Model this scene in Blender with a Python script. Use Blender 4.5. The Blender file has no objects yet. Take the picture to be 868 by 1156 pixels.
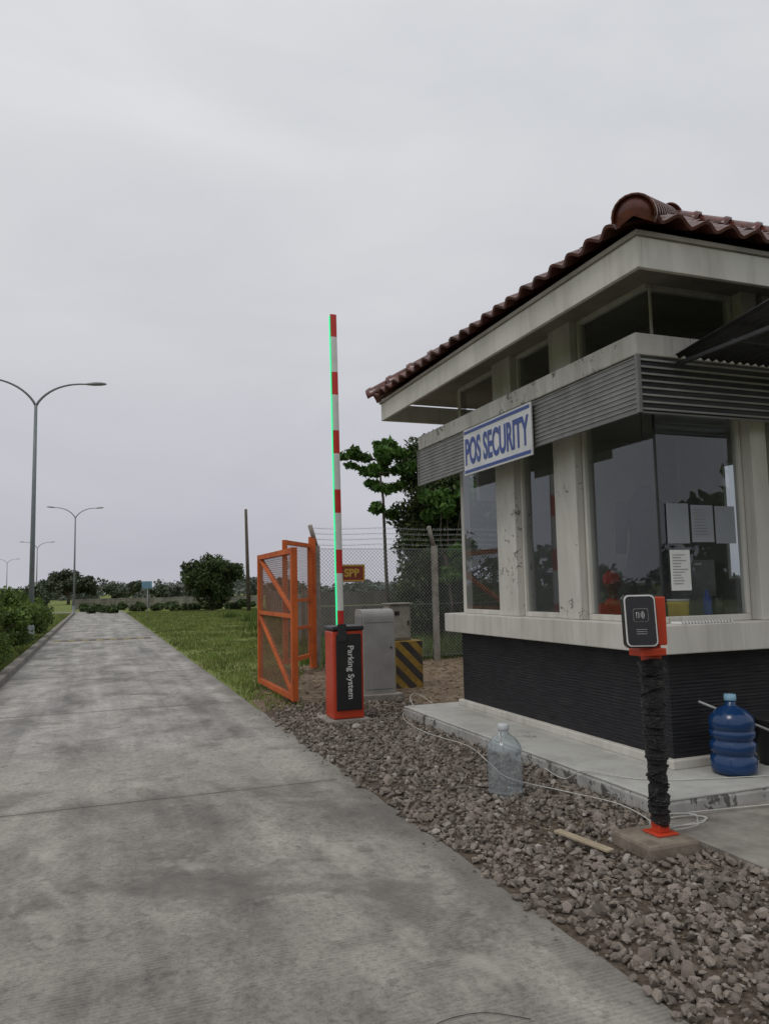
import bpy, math, random
import numpy as np
from mathutils import Vector as V, Matrix
random.seed(7); rng=np.random.default_rng(11)
S=bpy.context.scene
COL=S.collection

# ------------------------------------------------------------------ helpers
def link(o,parent=None):
    COL.objects.link(o)
    if parent: o.parent=parent
    return o
def empty(name):
    e=bpy.data.objects.new(name,None); e.empty_display_size=.2; return link(e)
def mesh(name,verts,faces,mats,parent=None,smooth=False,midx=None):
    me=bpy.data.meshes.new(name)
    me.from_pydata([tuple(map(float,v)) for v in verts],[],[tuple(map(int,f)) for f in faces])
    if not isinstance(mats,(list,tuple)): mats=[mats]
    for m in mats: me.materials.append(m)
    if midx is not None: me.polygons.foreach_set("material_index",midx)
    if smooth: me.polygons.foreach_set("use_smooth",[True]*len(me.polygons))
    me.update()
    return link(bpy.data.objects.new(name,me),parent)
def fastmesh(name,verts,faces,mat,parent=None,smooth=False):
    verts=np.asarray(verts,dtype=np.float32); faces=np.asarray(faces,dtype=np.int32)
    me=bpy.data.meshes.new(name); k=faces.shape[1]
    me.vertices.add(len(verts)); me.vertices.foreach_set("co",verts.ravel())
    me.loops.add(faces.size); me.loops.foreach_set("vertex_index",faces.ravel())
    me.polygons.add(len(faces)); me.polygons.foreach_set("loop_start",np.arange(len(faces),dtype=np.int32)*k)
    try: me.polygons.foreach_set("loop_total",np.full(len(faces),k,dtype=np.int32))
    except Exception: pass
    me.materials.append(mat)
    me.update(calc_edges=True); me.validate()
    me.polygons.foreach_set("use_smooth",[smooth]*len(me.polygons))
    return link(bpy.data.objects.new(name,me),parent)
def bev(o,w,seg=2):
    if w>0:
        m=o.modifiers.new("bevel","BEVEL"); m.width=w; m.segments=seg; m.limit_method='ANGLE'
    return o
BF=[(0,3,2,1),(4,5,6,7),(0,1,5,4),(1,2,6,5),(2,3,7,6),(3,0,4,7)]
def bverts(x0,x1,y0,y1,z0,z1):
    return [(x0,y0,z0),(x1,y0,z0),(x1,y1,z0),(x0,y1,z0),(x0,y0,z1),(x1,y0,z1),(x1,y1,z1),(x0,y1,z1)]
def box(name,x0,x1,y0,y1,z0,z1,mat,parent=None,b=.006):
    return bev(mesh(name,bverts(x0,x1,y0,y1,z0,z1),BF,mat,parent),b)
def boxes(name,lst,mat,parent=None,b=.004):
    vs=[];fs=[]
    for bb in lst:
        o=len(vs); vs+=bverts(*bb); fs+=[tuple(i+o for i in f) for f in BF]
    return bev(mesh(name,vs,fs,mat,parent),b)
def sweep(pts,rad,n=8,cap=True):
    pts=[V(p) for p in pts]; N=len(pts)
    if not hasattr(rad,'__len__'): rad=[rad]*N
    vs=[];fs=[]; prev=None
    for i,p in enumerate(pts):
        t=(pts[min(i+1,N-1)]-pts[max(i-1,0)]).normalized()
        if prev is None:
            a=V((0,0,1)) if abs(t.z)<.9 else V((1,0,0)); u=t.cross(a).normalized()
        else: u=(prev-t*prev.dot(t)).normalized()
        prev=u; w=t.cross(u)
        for k in range(n):
            an=2*math.pi*(k+.5)/n; vs.append(p+(u*math.cos(an)+w*math.sin(an))*rad[i])
    for i in range(N-1):
        for k in range(n):
            a=i*n+k;b=i*n+(k+1)%n; fs.append((a,b,b+n,a+n))
    if cap: fs.append(tuple(range(n))[::-1]); fs.append(tuple((N-1)*n+k for k in range(n)))
    return vs,fs
def tubes(name,lst,mat,parent=None,n=8,smooth=True):
    vs=[];fs=[]
    for pts,r in lst:
        a,b=sweep(pts,r,n); o=len(vs); vs+=a; fs+=[tuple(i+o for i in f) for f in b]
    return mesh(name,vs,fs,mat,parent,smooth)
def lathe(name,prof,loc,mat,parent=None,n=40,smooth=True):
    vs=[];fs=[]
    for (r,z) in prof:
        for k in range(n):
            a=2*math.pi*k/n; vs.append((loc[0]+r*math.cos(a),loc[1]+r*math.sin(a),loc[2]+z))
    for i in range(len(prof)-1):
        for k in range(n):
            a=i*n+k;b=i*n+(k+1)%n; fs.append((a,b,b+n,a+n))
    fs.append(tuple(range(n))[::-1]); fs.append(tuple((len(prof)-1)*n+k for k in range(n)))
    return mesh(name,vs,fs,mat,parent,smooth)
def text(name,body,size,origin,ax,ay,mat,parent=None,off=.0,sx=1.0):
    c=bpy.data.curves.new(name+"_c",'FONT'); c.body=body; c.size=size; c.extrude=.0015; c.offset=off
    c.align_x='CENTER'; c.align_y='CENTER'
    o=bpy.data.objects.new(name+"_tmp",c); COL.objects.link(o)
    bpy.context.view_layer.update()
    me=bpy.data.meshes.new_from_object(o.evaluated_get(bpy.context.evaluated_depsgraph_get()))
    bpy.data.objects.remove(o)
    ax=V(ax);ay=V(ay);az=ax.cross(ay)
    M=Matrix(((ax.x*sx,ay.x,az.x,origin[0]),(ax.y*sx,ay.y,az.y,origin[1]),(ax.z*sx,ay.z,az.z,origin[2]),(0,0,0,1)))
    me.transform(M); me.materials.clear(); me.materials.append(mat)
    return link(bpy.data.objects.new(name,me),parent)

# ------------------------------------------------------------------ materials
class NT:
    def __init__(s,name):
        s.m=bpy.data.materials.new(name); s.m.use_nodes=True; s.t=s.m.node_tree; s.t.nodes.clear()
        s.out=s.n("ShaderNodeOutputMaterial"); s.tc=s.n("ShaderNodeTexCoord")
    def n(s,t,**k):
        x=s.t.nodes.new(t)
        for a,b in k.items(): setattr(x,a,b)
        return x
    def l(s,a,b): s.t.links.new(a,b)
    def setv(s,inp,v):
        if isinstance(v,bpy.types.NodeSocket): s.l(v,inp)
        else: inp.default_value=v
    def mapping(s,scale=(1,1,1),loc=(0,0,0)):
        m=s.n("ShaderNodeMapping"); s.l(s.tc.outputs["Object"],m.inputs[0]); m.inputs["Scale"].default_value=scale; m.inputs["Location"].default_value=loc
        return m.outputs[0]
    def noise(s,scale,detail=5,rough=.6,vec=None,dist=0):
        x=s.n("ShaderNodeTexNoise"); x.inputs["Scale"].default_value=scale; x.inputs["Detail"].default_value=min(detail,4)
        x.inputs["Roughness"].default_value=rough; x.inputs["Distortion"].default_value=dist
        s.l(vec if vec is not None else s.tc.outputs["Object"],x.inputs["Vector"]); return x.outputs["Fac"]
    def ramp(s,fac,stops,interp='LINEAR'):
        r=s.n("ShaderNodeValToRGB"); r.color_ramp.interpolation=interp; e=r.color_ramp.elements
        while len(e)<len(stops): e.new(.5)
        for i,(p,c) in enumerate(stops):
            e[i].position=p; e[i].color=(c[0],c[1],c[2],1) if hasattr(c,'__len__') else (c,c,c,1)
        s.l(fac,r.inputs[0]); return r.outputs[0]
    def mix(s,fac,a,b,mode='MIX'):
        x=s.n("ShaderNodeMix",data_type='RGBA',blend_type=mode)
        s.setv(x.inputs[0],fac)
        for k,v in ((6,a),(7,b)):
            if isinstance(v,tuple): v=(v[0],v[1],v[2],1)
            s.setv(x.inputs[k],v)
        return x.outputs[2]
    def math(s,op,a,b=0,c=0):
        x=s.n("ShaderNodeMath",operation=op); s.setv(x.inputs[0],a); s.setv(x.inputs[1],b); s.setv(x.inputs[2],c); return x.outputs[0]
    def xyz(s):
        x=s.n("ShaderNodeSeparateXYZ"); s.l(s.tc.outputs["Object"],x.inputs[0]); return x.outputs
    def bsdf(s,color,rough=.8,bump=None,bs=.3,bd=.01,metal=0,spec=.5,**k):
        p=s.n("ShaderNodeBsdfPrincipled")
        if isinstance(color,tuple): color=(color[0],color[1],color[2],1)
        s.setv(p.inputs["Base Color"],color); s.setv(p.inputs["Roughness"],rough)
        p.inputs["Metallic"].default_value=metal; p.inputs["Specular IOR Level"].default_value=spec
        for a,b in k.items(): s.setv(p.inputs[a.replace('_',' ')],b)
        if bump is not None:
            b=s.n("ShaderNodeBump"); b.inputs["Strength"].default_value=bs; b.inputs["Distance"].default_value=bd
            s.l(bump,b.inputs["Height"]); s.l(b.outputs[0],p.inputs["Normal"])
        s.p=p
        return p.outputs[0]
    def done(s,sh): s.l(sh,s.out.inputs[0]); return s.m
def simple(name,c,c2=None,scale=8,rough=.6,bs=.15,bscale=60,metal=0,spec=.5,stretch=(1,1,1),**k):
    t=NT(name); c2=c2 or tuple(x*.75 for x in c)
    v=t.mapping(stretch)
    col=t.ramp(t.noise(scale,4,.65,v),[(.3,c2),(.7,c)])
    return t.done(t.bsdf(col,rough,t.noise(bscale,2) if bs>.04 else None,bs,.004,metal,spec,**k))

# weathered white paint : broad grime, vertical rain streaks, peeled patches
def paint(name,base,grime,peelc,lo=.62,scale=3.0,edge=.04,stretch=(1,1,.35),streak=0):
    t=NT(name)
    v=t.mapping(stretch)
    g=t.ramp(t.noise(2.2,4,.7,v,.3),[(.32,grime),(.58,base)])
    if streak:
        sk=t.ramp(t.noise(1,4,.7,t.mapping((9,9,.7),(2,2,0))),[(.50,0.0),(.72,streak)])
        g=t.mix(sk,g,tuple(x*.66 for x in grime))
    # peeling only happens inside broad weathered zones
    zone=t.ramp(t.noise(1.4,3,.5,t.mapping((1,1,.8),(6,1,4))),[(.40,.10),(.62,0.0)])
    pn=t.math('SUBTRACT',t.noise(scale,4,.8,t.mapping((1,1,1),(3,7,1)),.4),zone)
    pm=t.ramp(pn,[(lo,0.0),(lo+edge,1.0)])
    fine=t.ramp(t.noise(25,3,.7),[(.3,tuple(x*.6 for x in peelc)),(.7,peelc)])
    c=t.mix(pm,g,fine)
    h=t.math('ADD',t.math('MULTIPLY',pm,-.6),t.math('MULTIPLY',t.noise(70,2),.5))
    return t.done(t.bsdf(c,.75,h,.35,.004,0,.3))
M_white=paint("white_wall_paint",(.62,.60,.55),(.50,.48,.43),(.36,.34,.31),.66,6,.05,(1,1,.35),.45)
M_peel=paint("peeling_white_paint",(.60,.585,.54),(.46,.44,.395),(.23,.215,.195),.545,9.0,.03,(1,1,.5),.6)
M_colp=paint("peeling_column_paint",(.62,.60,.555),(.48,.46,.415),(.27,.255,.23),.565,10.0,.03,(1,1,.3),.35)
M_fascia=paint("fascia_paint",(.60,.58,.53),(.50,.48,.43),(.40,.37,.33),.68,6,.05,(1,1,.35),.45)
M_soffit=simple("soffit_board",(.34,.31,.27),(.22,.20,.17),3,.8)
M_inner=simple("interior_plaster",(.46,.46,.44),(.38,.38,.37),2,.85,.03)
M_dark=simple("dark_metal",(.03,.03,.032),(.018,.018,.02),10,.45)
M_black=simple("black_gloss",(.012,.012,.013),(.008,.008,.009),20,.22,.03)
M_blackm=simple("black_powdercoat",(.020,.020,.021),(.013,.013,.013),20,.42,.1,200)
M_redor=simple("red_orange_powdercoat",(.58,.06,.02),(.46,.042,.015),6,.38,.05,150)
M_orange=paint("orange_steel_paint",(.58,.13,.03),(.40,.085,.025),(.12,.05,.03),.60,9,.04,(1,1,1))
M_galv=simple("galvanised_steel",(.36,.37,.37),(.26,.27,.27),12,.5,.0,80,.6)
M_grey=simple("grey_cabinet_paint",(.36,.355,.34),(.25,.245,.235),3,.5,.08)
M_boxp=simple("old_box_paint",(.36,.34,.30),(.20,.18,.15),6,.65)
M_conc=simple("rough_concrete",(.33,.305,.27),(.17,.155,.135),5,.9,.5,40)
M_concwall=simple("wall_concrete",(.25,.235,.205),(.10,.093,.08),1.6,.92,.5,25,stretch=(1,1,.5))
M_yel=simple("yellow_paint",(.38,.24,.035),(.20,.13,.03),7,.75)
M_bumpy=simple("worn_yellow_paint",(.33,.27,.13),(.22,.19,.12),7,.8)
M_bumpk=simple("worn_black_paint",(.12,.11,.095),(.18,.165,.14),7,.8)
M_blk=simple("black_paint",(.03,.03,.03),(.06,.05,.045),7,.7)
M_wh=simple("white_plastic",(.72,.72,.70),(.60,.60,.58),4,.4,.03)
M_red=simple("red_reflective",(.60,.035,.02),(.48,.025,.02),8,.4,.03)
M_blue=simple("sign_blue",(.03,.065,.28),(.045,.08,.26),9,.5,.02)
M_signw=simple("sign_white",(.66,.67,.68),(.50,.51,.52),3,.5,.02)
M_paper=simple("paper",(.78,.78,.76),(.72,.72,.70),3,.8,.02)
M_pgrey=simple("paper_back",(.30,.32,.35),(.25,.27,.30),3,.8,.02)
M_skin=simple("skin",(.32,.17,.10),(.27,.14,.08),9,.55,.05)
M_cloth=simple("red_cloth",(.80,.06,.03),(.62,.04,.02),12,.9,.3,90)
M_trouser=simple("dark_cloth",(.03,.032,.04),(.02,.02,.025),12,.9,.3,90)
M_wood=simple("wood",(.46,.38,.27),(.32,.26,.18),4,.8,.3,60,stretch=(1,6,1))
M_desk=simple("desk_laminate",(.25,.18,.11),(.18,.12,.07),3,.5)
M_bark=simple("bark",(.13,.105,.08),(.06,.048,.038),9,.95,.8,30,stretch=(1,1,.3))
M_cable=simple("white_cable",(.60,.59,.55),(.47,.46,.42),6,.5,.02)
M_lamp=simple("lamp_head",(.30,.31,.32),(.25,.26,.27),5,.4,.0)
M_pole=simple("lamp_pole",(.20,.23,.235),(.15,.17,.175),3,.5,.0)
t=NT("wrapped_plastic"); 
M_wrap=t.done(t.bsdf((.012,.012,.012),.30,t.noise(26,4,.6,t.mapping((1,1,2.4)),1.2),1.0,.035))
t=NT("green_led"); M_led=t.done(t.bsdf((.02,.5,.2),.5,Emission_Color=(.03,.9,.35,1),Emission_Strength=.85))
t=NT("black_ribbed_cladding"); z=t.xyz()[2]
rib=t.math('PINGPONG',z,.013); rib=t.math('MULTIPLY',rib,76)
blk=t.noise(1.0,2,.5,t.mapping((5,5,76)))
h=t.math('ADD',t.math('MULTIPLY',rib,.5),t.math('MULTIPLY',blk,1.0))
col=t.ramp(blk,[(.3,(.006,.006,.008)),(.7,(.022,.022,.027))])
dst=t.ramp(t.noise(2.0,4,.7),[(.5,0.0),(.75,.35)]); col=t.mix(dst,col,(.05,.047,.045))
M_clad=t.done(t.bsdf(col,.62,h,.65,.010,spec=.35))
M_plat=paint("platform_paint",(.50,.50,.465),(.36,.355,.33),(.24,.23,.21),.60,2.6,.08,(1,1,1))
M_platedge=paint("platform_edge",(.44,.435,.41),(.30,.29,.27),(.15,.14,.125),.49,5,.04,(1,1,1),.4)
t=NT("canopy_translucent_sheet")
a=t.n("ShaderNodeBsdfTransparent"); a.inputs[0].default_value=(.30,.31,.33,1)
b=t.bsdf((.06,.06,.065),.35)
m=t.n("ShaderNodeMixShader"); m.inputs[0].default_value=.5; t.l(a.outputs[0],m.inputs[1]); t.l(b,m.inputs[2]); M_trans=t.done(m.outputs[0])
M_slat=simple("grey_slat",(.23,.225,.22),(.14,.14,.135),5,.5)
M_slatl=simple("light_slat",(.36,.355,.34),(.24,.24,.23),5,.5)
# glass : reflectance from the true angle of incidence, same from either side of a pane
def glass(name,tint,base,k,rough=.01,body=None,bf=0):
    t=NT(name)
    a=t.n("ShaderNodeBsdfTransparent"); a.inputs[0].default_value=(*tint,1)
    g=t.n("ShaderNodeBsdfGlossy"); g.inputs["Roughness"].default_value=rough; g.inputs[0].default_value=(.85,.9,.95,1)
    geo=t.n("ShaderNodeNewGeometry"); d=t.n("ShaderNodeVectorMath",operation='DOT_PRODUCT'); t.l(geo.outputs["Normal"],d.inputs[0]); t.l(geo.outputs["Incoming"],d.inputs[1])
    c=t.math('SUBTRACT',1.0,t.math('ABSOLUTE',d.outputs["Value"]))
    fac=t.math('ADD',t.math('MULTIPLY',t.math('POWER',c,3.0),k),base)
    m=t.n("ShaderNodeMixShader"); t.l(fac,m.inputs[0]); t.l(a.outputs[0],m.inputs[1]); t.l(g.outputs[0],m.inputs[2])
    sh=m.outputs[0]
    if body:
        b=t.n("ShaderNodeBsdfDiffuse"); b.inputs[0].default_value=(*body,1)
        m2=t.n("ShaderNodeMixShader"); m2.inputs[0].default_value=bf; t.l(sh,m2.inputs[1]); t.l(b.outputs[0],m2.inputs[2]); sh=m2.outputs[0]
    return t.done(sh)
M_glass=glass("window_glass",(.74,.77,.78),.075,.75,.01,(.4,.4,.38),.03)
M_pet=glass("clear_plastic",(.86,.9,.92),.05,.7,.12,(.55,.60,.62),.20)
t=NT("blue_jug_plastic"); sh=t.bsdf((.012,.055,.17),.18,t.noise(8,3),.1,.01,Transmission_Weight=.25); M_jug=t.done(sh)
def leafmat(name,stops,tr=.35,rough=.55):
    t=NT(name); g=t.n("ShaderNodeNewGeometry")
    c=t.ramp(g.outputs["Random Per Island"],stops)
    big=t.ramp(t.noise(1.1,2,.5),[(.3,.55),(.7,1.3)])
    c=t.mix(1.0,c,big,'MULTIPLY')
    b=t.bsdf(c,rough,spec=.35)
    tl=t.n("ShaderNodeBsdfTranslucent"); t.l(c,tl.inputs[0])
    m=t.n("ShaderNodeMixShader"); m.inputs[0].default_value=tr; t.l(b,m.inputs[1]); t.l(tl.outputs[0],m.inputs[2])
    return t.done(m.outputs[0])
M_lfdark=leafmat("leaf_dark",[(0,(.028,.05,.016)),(.6,(.055,.09,.024)),(1,(.10,.14,.04))],.2)
M_lfmang=leafmat("leaf_mango",[(0,(.035,.062,.02)),(.6,(.062,.10,.03)),(1,(.11,.15,.045))],.2)
M_lfbright=leafmat("leaf_bright",[(0,(.055,.13,.025)),(.6,(.09,.19,.035)),(1,(.15,.27,.06))],.3)
M_lfhedge=leafmat("leaf_hedge",[(0,(.06,.105,.022)),(.6,(.12,.185,.038)),(1,(.19,.26,.06))],.3)
M_lffar=leafmat("leaf_far_hazed",[(0,(.12,.14,.12)),(.6,(.14,.165,.135)),(1,(.17,.195,.155))],.1)  # pale greyed greens: distance haze is mixed into the leaf colour
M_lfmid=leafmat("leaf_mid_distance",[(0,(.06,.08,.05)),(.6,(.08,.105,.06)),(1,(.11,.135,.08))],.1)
M_grass=leafmat("grass_blade",[(0,(.115,.16,.038)),(.55,(.18,.24,.055)),(.85,(.24,.285,.08)),(1,(.36,.32,.16))],.25)
M_dead=leafmat("dead_leaf",[(0,(.10,.06,.03)),(.6,(.22,.15,.08)),(1,(.34,.27,.16))],.1)
t=NT("gravel_stone"); g=t.n("ShaderNodeNewGeometry")
c=t.ramp(g.outputs["Random Per Island"],[(0,(.085,.070,.060)),(.35,(.165,.140,.120)),(.7,(.245,.207,.175)),(.93,(.32,.28,.24)),(1,(.48,.45,.41))])
c=t.mix(.3,c,t.ramp(t.noise(60,3),[(.3,(.08,.068,.058)),(.7,(.34,.30,.26))]))
c=t.mix(t.ramp(t.noise(1.6,3,.6),[(.4,0.0),(.7,.38)]),c,(.20,.165,.13))
M_stone=t.done(t.bsdf(c,.9,None,spec=.25))
t=NT("glazed_roof_tile"); 
c=t.ramp(t.noise(2.2,4,.6),[(.3,(.06,.018,.015)),(.7,(.13,.036,.028))])
c=t.mix(t.ramp(t.noise(9,4,.7),[(.5,0.0),(.7,.7)]),c,(.12,.085,.07))
M_tile=t.done(t.bsdf(c,t.ramp(t.noise(12,3),[(.3,.28),(.7,.55)]),t.noise(40,3),.12,.004))
M_ridge=simple("ridge_tile_glaze",(.17,.048,.032),(.06,.022,.018),11,.25,.08,30)
# ---- ground
t=NT("ground_grass_soil")
n1=t.noise(.35,4,.65); n2=t.noise(3.5,4,.7)
gr=t.ramp(n2,[(.25,(.115,.15,.035)),(.55,(.17,.215,.05)),(.8,(.22,.25,.075))])
far=t.ramp(t.noise(.05,4,.6),[(.35,(.13,.165,.05)),(.65,(.20,.20,.09))])
gr=t.mix(.4,gr,far)
c=t.mix(t.ramp(t.math('ADD',t.math('MULTIPLY',n1,.6),t.math('MULTIPLY',n2,.4)),[(.55,0.0),(.65,.8)]),gr,(.21,.17,.105))
M_ground=t.done(t.bsdf(c,.95,t.noise(9,4,.7),.6,.06,spec=.15))
t=NT("dirt"); n=t.noise(2.5,4,.75)
c=t.ramp(n,[(.3,(.12,.085,.058)),(.5,(.20,.15,.105)),(.64,(.26,.205,.15)),(.76,(.13,.15,.045))])
M_dirt=t.done(t.bsdf(c,.95,t.noise(25,4,.7),.8,.02,spec=.15))
t=NT("gravel_bed_soil"); c=t.ramp(t.noise(30,4,.7),[(.3,(.06,.046,.035)),(.7,(.18,.145,.11))])
M_bed=t.done(t.bsdf(c,.95,t.noise(45,3,.7),1,.02,spec=.15))
# ---- road concrete
def roadmat(name,warm=(1,.935,.835),k=1.0):
    t=NT(name); X,Y,Z=t.xyz()
    def c(v): return tuple(v*w*k for w in warm)
    base=t.ramp(t.noise(1.3,5,.72,t.mapping((1,.55,1)),.4),[(.30,c(.125)),(.48,c(.235)),(.70,c(.37))])
    spk=t.ramp(t.noise(38,4,.8),[(.3,.55),(.5,1.0),(.72,1.30)])
    col=t.mix(1.0,base,spk,'MULTIPLY')
    st=t.ramp(t.noise(1.0,3,.6,t.mapping((3.2,.12,1))),[(.32,.68),(.6,1.12)])
    col=t.mix(.85,col,t.mix(1.0,col,st,'MULTIPLY'))
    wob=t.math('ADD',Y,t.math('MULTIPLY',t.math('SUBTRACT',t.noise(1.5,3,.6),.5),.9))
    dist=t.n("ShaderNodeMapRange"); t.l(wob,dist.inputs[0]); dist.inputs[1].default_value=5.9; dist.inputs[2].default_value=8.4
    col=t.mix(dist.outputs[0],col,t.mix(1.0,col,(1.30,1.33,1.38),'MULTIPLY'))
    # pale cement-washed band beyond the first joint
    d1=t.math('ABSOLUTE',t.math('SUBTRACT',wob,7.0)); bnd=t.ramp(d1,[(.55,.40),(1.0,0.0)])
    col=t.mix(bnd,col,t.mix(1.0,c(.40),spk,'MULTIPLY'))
    fy=t.math('PINGPONG',t.math('ADD',t.math('SUBTRACT',Y,5.97),t.math('MULTIPLY',t.noise(6,3),.02)),2.33)
    j=t.ramp(fy,[(0,1.0),(.006,1.0),(.011,0.0)])
    jn=t.ramp(t.math('ADD',fy,t.math('MULTIPLY',t.noise(5,3,.7),.12)),[(.04,1.0),(.16,0.0)])
    col=t.mix(t.math('MULTIPLY',jn,.45),col,c(.12))
    col=t.mix(t.math('MULTIPLY',j,.85),col,(.045,.04,.033))
    s=t.ramp(t.noise(.9,5,.72,t.mapping((1,1,1),(5,2,0)),.6),[(.53,0.0),(.65,.65)])
    col=t.mix(s,col,c(.115))
    s=t.ramp(t.noise(5.5,4,.7,t.mapping((1,1,1),(1,9,0))),[(.59,0.0),(.66,.5)])
    col=t.mix(s,col,c(.10))
    s=t.ramp(t.noise(2.2,5,.75,t.mapping((1,.6,1),(8,4,0))),[(.56,0.0),(.70,.5)])
    col=t.mix(s,col,c(.48))
    vo=t.n("ShaderNodeTexVoronoi",feature='DISTANCE_TO_EDGE'); vo.inputs["Scale"].default_value=.42
    wv=t.n("ShaderNodeVectorMath",operation='ADD'); nn=t.n("ShaderNodeTexNoise"); nn.inputs["Scale"].default_value=2.5; nn.inputs["Detail"].default_value=3; t.l(t.tc.outputs["Object"],nn.inputs["Vector"])
    t.l(t.tc.outputs["Object"],wv.inputs[0]); t.l(nn.outputs["Color"],wv.inputs[1]); t.l(wv.outputs[0],vo.inputs["Vector"])
    cr=t.ramp(vo.outputs["Distance"],[(0,1.0),(.0018,1.0),(.004,0.0)])
    cr=t.math('MULTIPLY',cr,t.ramp(t.noise(.5,2),[(.47,0.0),(.57,.5)]))
    col=t.mix(cr,col,(.06,.05,.04))
    ed=t.math('ABSOLUTE',t.math('SUBTRACT',X,.24)); ed=t.math('ADD',ed,t.math('MULTIPLY',t.noise(3,4,.7),.5))
    e=t.ramp(t.math('MULTIPLY',ed,.5),[(.84,0.0),(.97,.6)])
    col=t.mix(e,col,c(.15))
    gz=t.math('PINGPONG',t.math('ADD',Y,t.math('MULTIPLY',t.noise(1.2,2,.5),.03)),.012)
    gz=t.math('MULTIPLY',gz,t.math('MULTIPLY',t.ramp(t.noise(1.3,3,.6,t.mapping((1,2,1),(9,1,0))),[(.36,0.0),(.55,1.0)]),70))
    col=t.mix(t.math('MULTIPLY',gz,.26),col,c(.42))
    h=t.math('ADD',t.math('MULTIPLY',gz,.9),t.noise(60,3,.7))
    h=t.math('SUBTRACT',h,t.math('MULTIPLY',j,2))
    return t.done(t.bsdf(col,.85,h,.6,.006,spec=.3))
M_road=roadmat("road_concrete")
M_kerb=simple("kerb_concrete",(.27,.25,.215),(.12,.11,.095),4,.9,.5,30)

# ------------------------------------------------------------------ camera
f=870.0;h0=1.5;r=math.radians(1.2)
yaw=math.radians(20.559); p=math.radians(5.590)
F0=V((math.sin(yaw),math.cos(yaw),0));R0=V((math.cos(yaw),-math.sin(yaw),0));Zv=V((0,0,1))
F=F0*math.cos(p)+Zv*math.sin(p);U0=-F0*math.sin(p)+Zv*math.cos(p)
U=U0*math.cos(r)+R0*math.sin(r);R=R0*math.cos(r)-U0*math.sin(r)
cam=bpy.data.cameras.new("camera"); co=bpy.data.objects.new("camera",cam); link(co)
cam.sensor_fit='VERTICAL'; cam.sensor_height=36; cam.lens=f/1156*36; cam.clip_end=4000; cam.clip_start=.05
B=-F
co.matrix_world=Matrix(((R.x,U.x,B.x,0),(R.y,U.y,B.y,0),(R.z,U.z,B.z,h0),(0,0,0,1)))
S.camera=co

# ------------------------------------------------------------------ world + sun
w=bpy.data.worlds.new("World"); S.world=w; w.use_nodes=True; nt=w.node_tree; nt.nodes.clear()
N=nt.nodes.new; L=nt.links.new
sd=V((-.45,-.25,.86)).normalized()
sky=N("ShaderNodeTexSky"); sky.sky_type='NISHITA'; sky.sun_disc=False
sky.sun_elevation=math.asin(sd.z); sky.sun_rotation=math.atan2(sd.x,sd.y)
sky.air_density=1.5; sky.dust_density=3
b1=N("ShaderNodeBackground"); b1.inputs[1].default_value=.06; L(sky.outputs[0],b1.inputs[0])
tc=N("ShaderNodeTexCoord"); sp=N("ShaderNodeSeparateXYZ"); L(tc.outputs["Generated"],sp.inputs[0])
gr=N("ShaderNodeValToRGB"); e=gr.color_ramp.elements
for q in range(3): e.new(.5)
for i,(pp,cc) in enumerate([(0,(.51,.51,.56)),(.12,(.54,.54,.59)),(.30,(.61,.615,.645)),(.52,(.69,.70,.715)),(1,(.73,.745,.76))]):
    e[i].position=pp; e[i].color=(*cc,1)
L(sp.outputs[2],gr.inputs[0])
mp=N("ShaderNodeMapping"); mp.inputs["Scale"].default_value=(1,1,2.6); L(tc.outputs["Generated"],mp.inputs[0])
nz=N("ShaderNodeTexNoise"); nz.inputs["Scale"].default_value=2.1; nz.inputs["Detail"].default_value=5; nz.inputs["Roughness"].default_value=.5; nz.inputs["Distortion"].default_value=.4
L(mp.outputs[0],nz.inputs["Vector"])
rr=N("ShaderNodeValToRGB"); rr.color_ramp.elements[0].position=.32; rr.color_ramp.elements[0].color=(.86,.87,.89,1); rr.color_ramp.elements[1].position=.66; rr.color_ramp.elements[1].color=(1.0,1.0,1.0,1)
L(nz.outputs[0],rr.inputs[0])
mx=N("ShaderNodeMix"); mx.data_type='RGBA'; mx.blend_type='MULTIPLY'; mx.inputs[0].default_value=1
L(gr.outputs[0],mx.inputs[6]); L(rr.outputs[0],mx.inputs[7])
b2=N("ShaderNodeBackground"); b2.inputs[1].default_value=1.10; L(mx.outputs[2],b2.inputs[0])
ms=N("ShaderNodeMixShader"); ms.inputs[0].default_value=.93; L(b1.outputs[0],ms.inputs[1]); L(b2.outputs[0],ms.inputs[2])
wo=N("ShaderNodeOutputWorld"); L(ms.outputs[0],wo.inputs[0])
sl=bpy.data.lights.new("sun",'SUN'); sl.energy=.7; sl.angle=math.radians(18); sl.color=(1,.95,.88)
so=link(bpy.data.objects.new("sun",sl)); so.rotation_euler=sd.to_track_quat('Z','Y').to_euler()
S.view_settings.view_transform='Standard'; S.view_settings.look='None'; S.view_settings.exposure=0

# ------------------------------------------------------------------ ground & roads
def sheet(name,poly,z,mat): return mesh(name,[(x,y,z) for x,y in poly],[tuple(range(len(poly)))],mat)
G=1500
sheet("ground",[(-G,-G),(G,-G),(G,G),(-G,G)],0,M_ground)
rp=[(-1.42,-12)]
yy=-12
while yy<64: rp.append(((1.89+.0045*max(0,yy))+random.uniform(-.012,.012),yy)); yy+=.22
rp+=[(2.1,64),(-1.42,64)]
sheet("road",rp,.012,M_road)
sheet("road_far_lane",[(-8.6,-12),(-5.0,-12),(-5.0,64),(-8.6,64)],.012,M_road)
sheet("cross_road",[(-90,64.0),(2.1,64.0),(2.1,69),(-90,72)],.012,M_road)
sheet("dirt_ground",[(1.93,9.2),(2.1,9.0),(9,8.6),(13,9),(13,16),(9,15.9),(6,15.6),(4.6,15.4),(3.6,14.9),(3.0,14.2),(2.75,13),(2.6,12),(2.2,11.3),(2.0,10.6)],.004,M_dirt)
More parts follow.
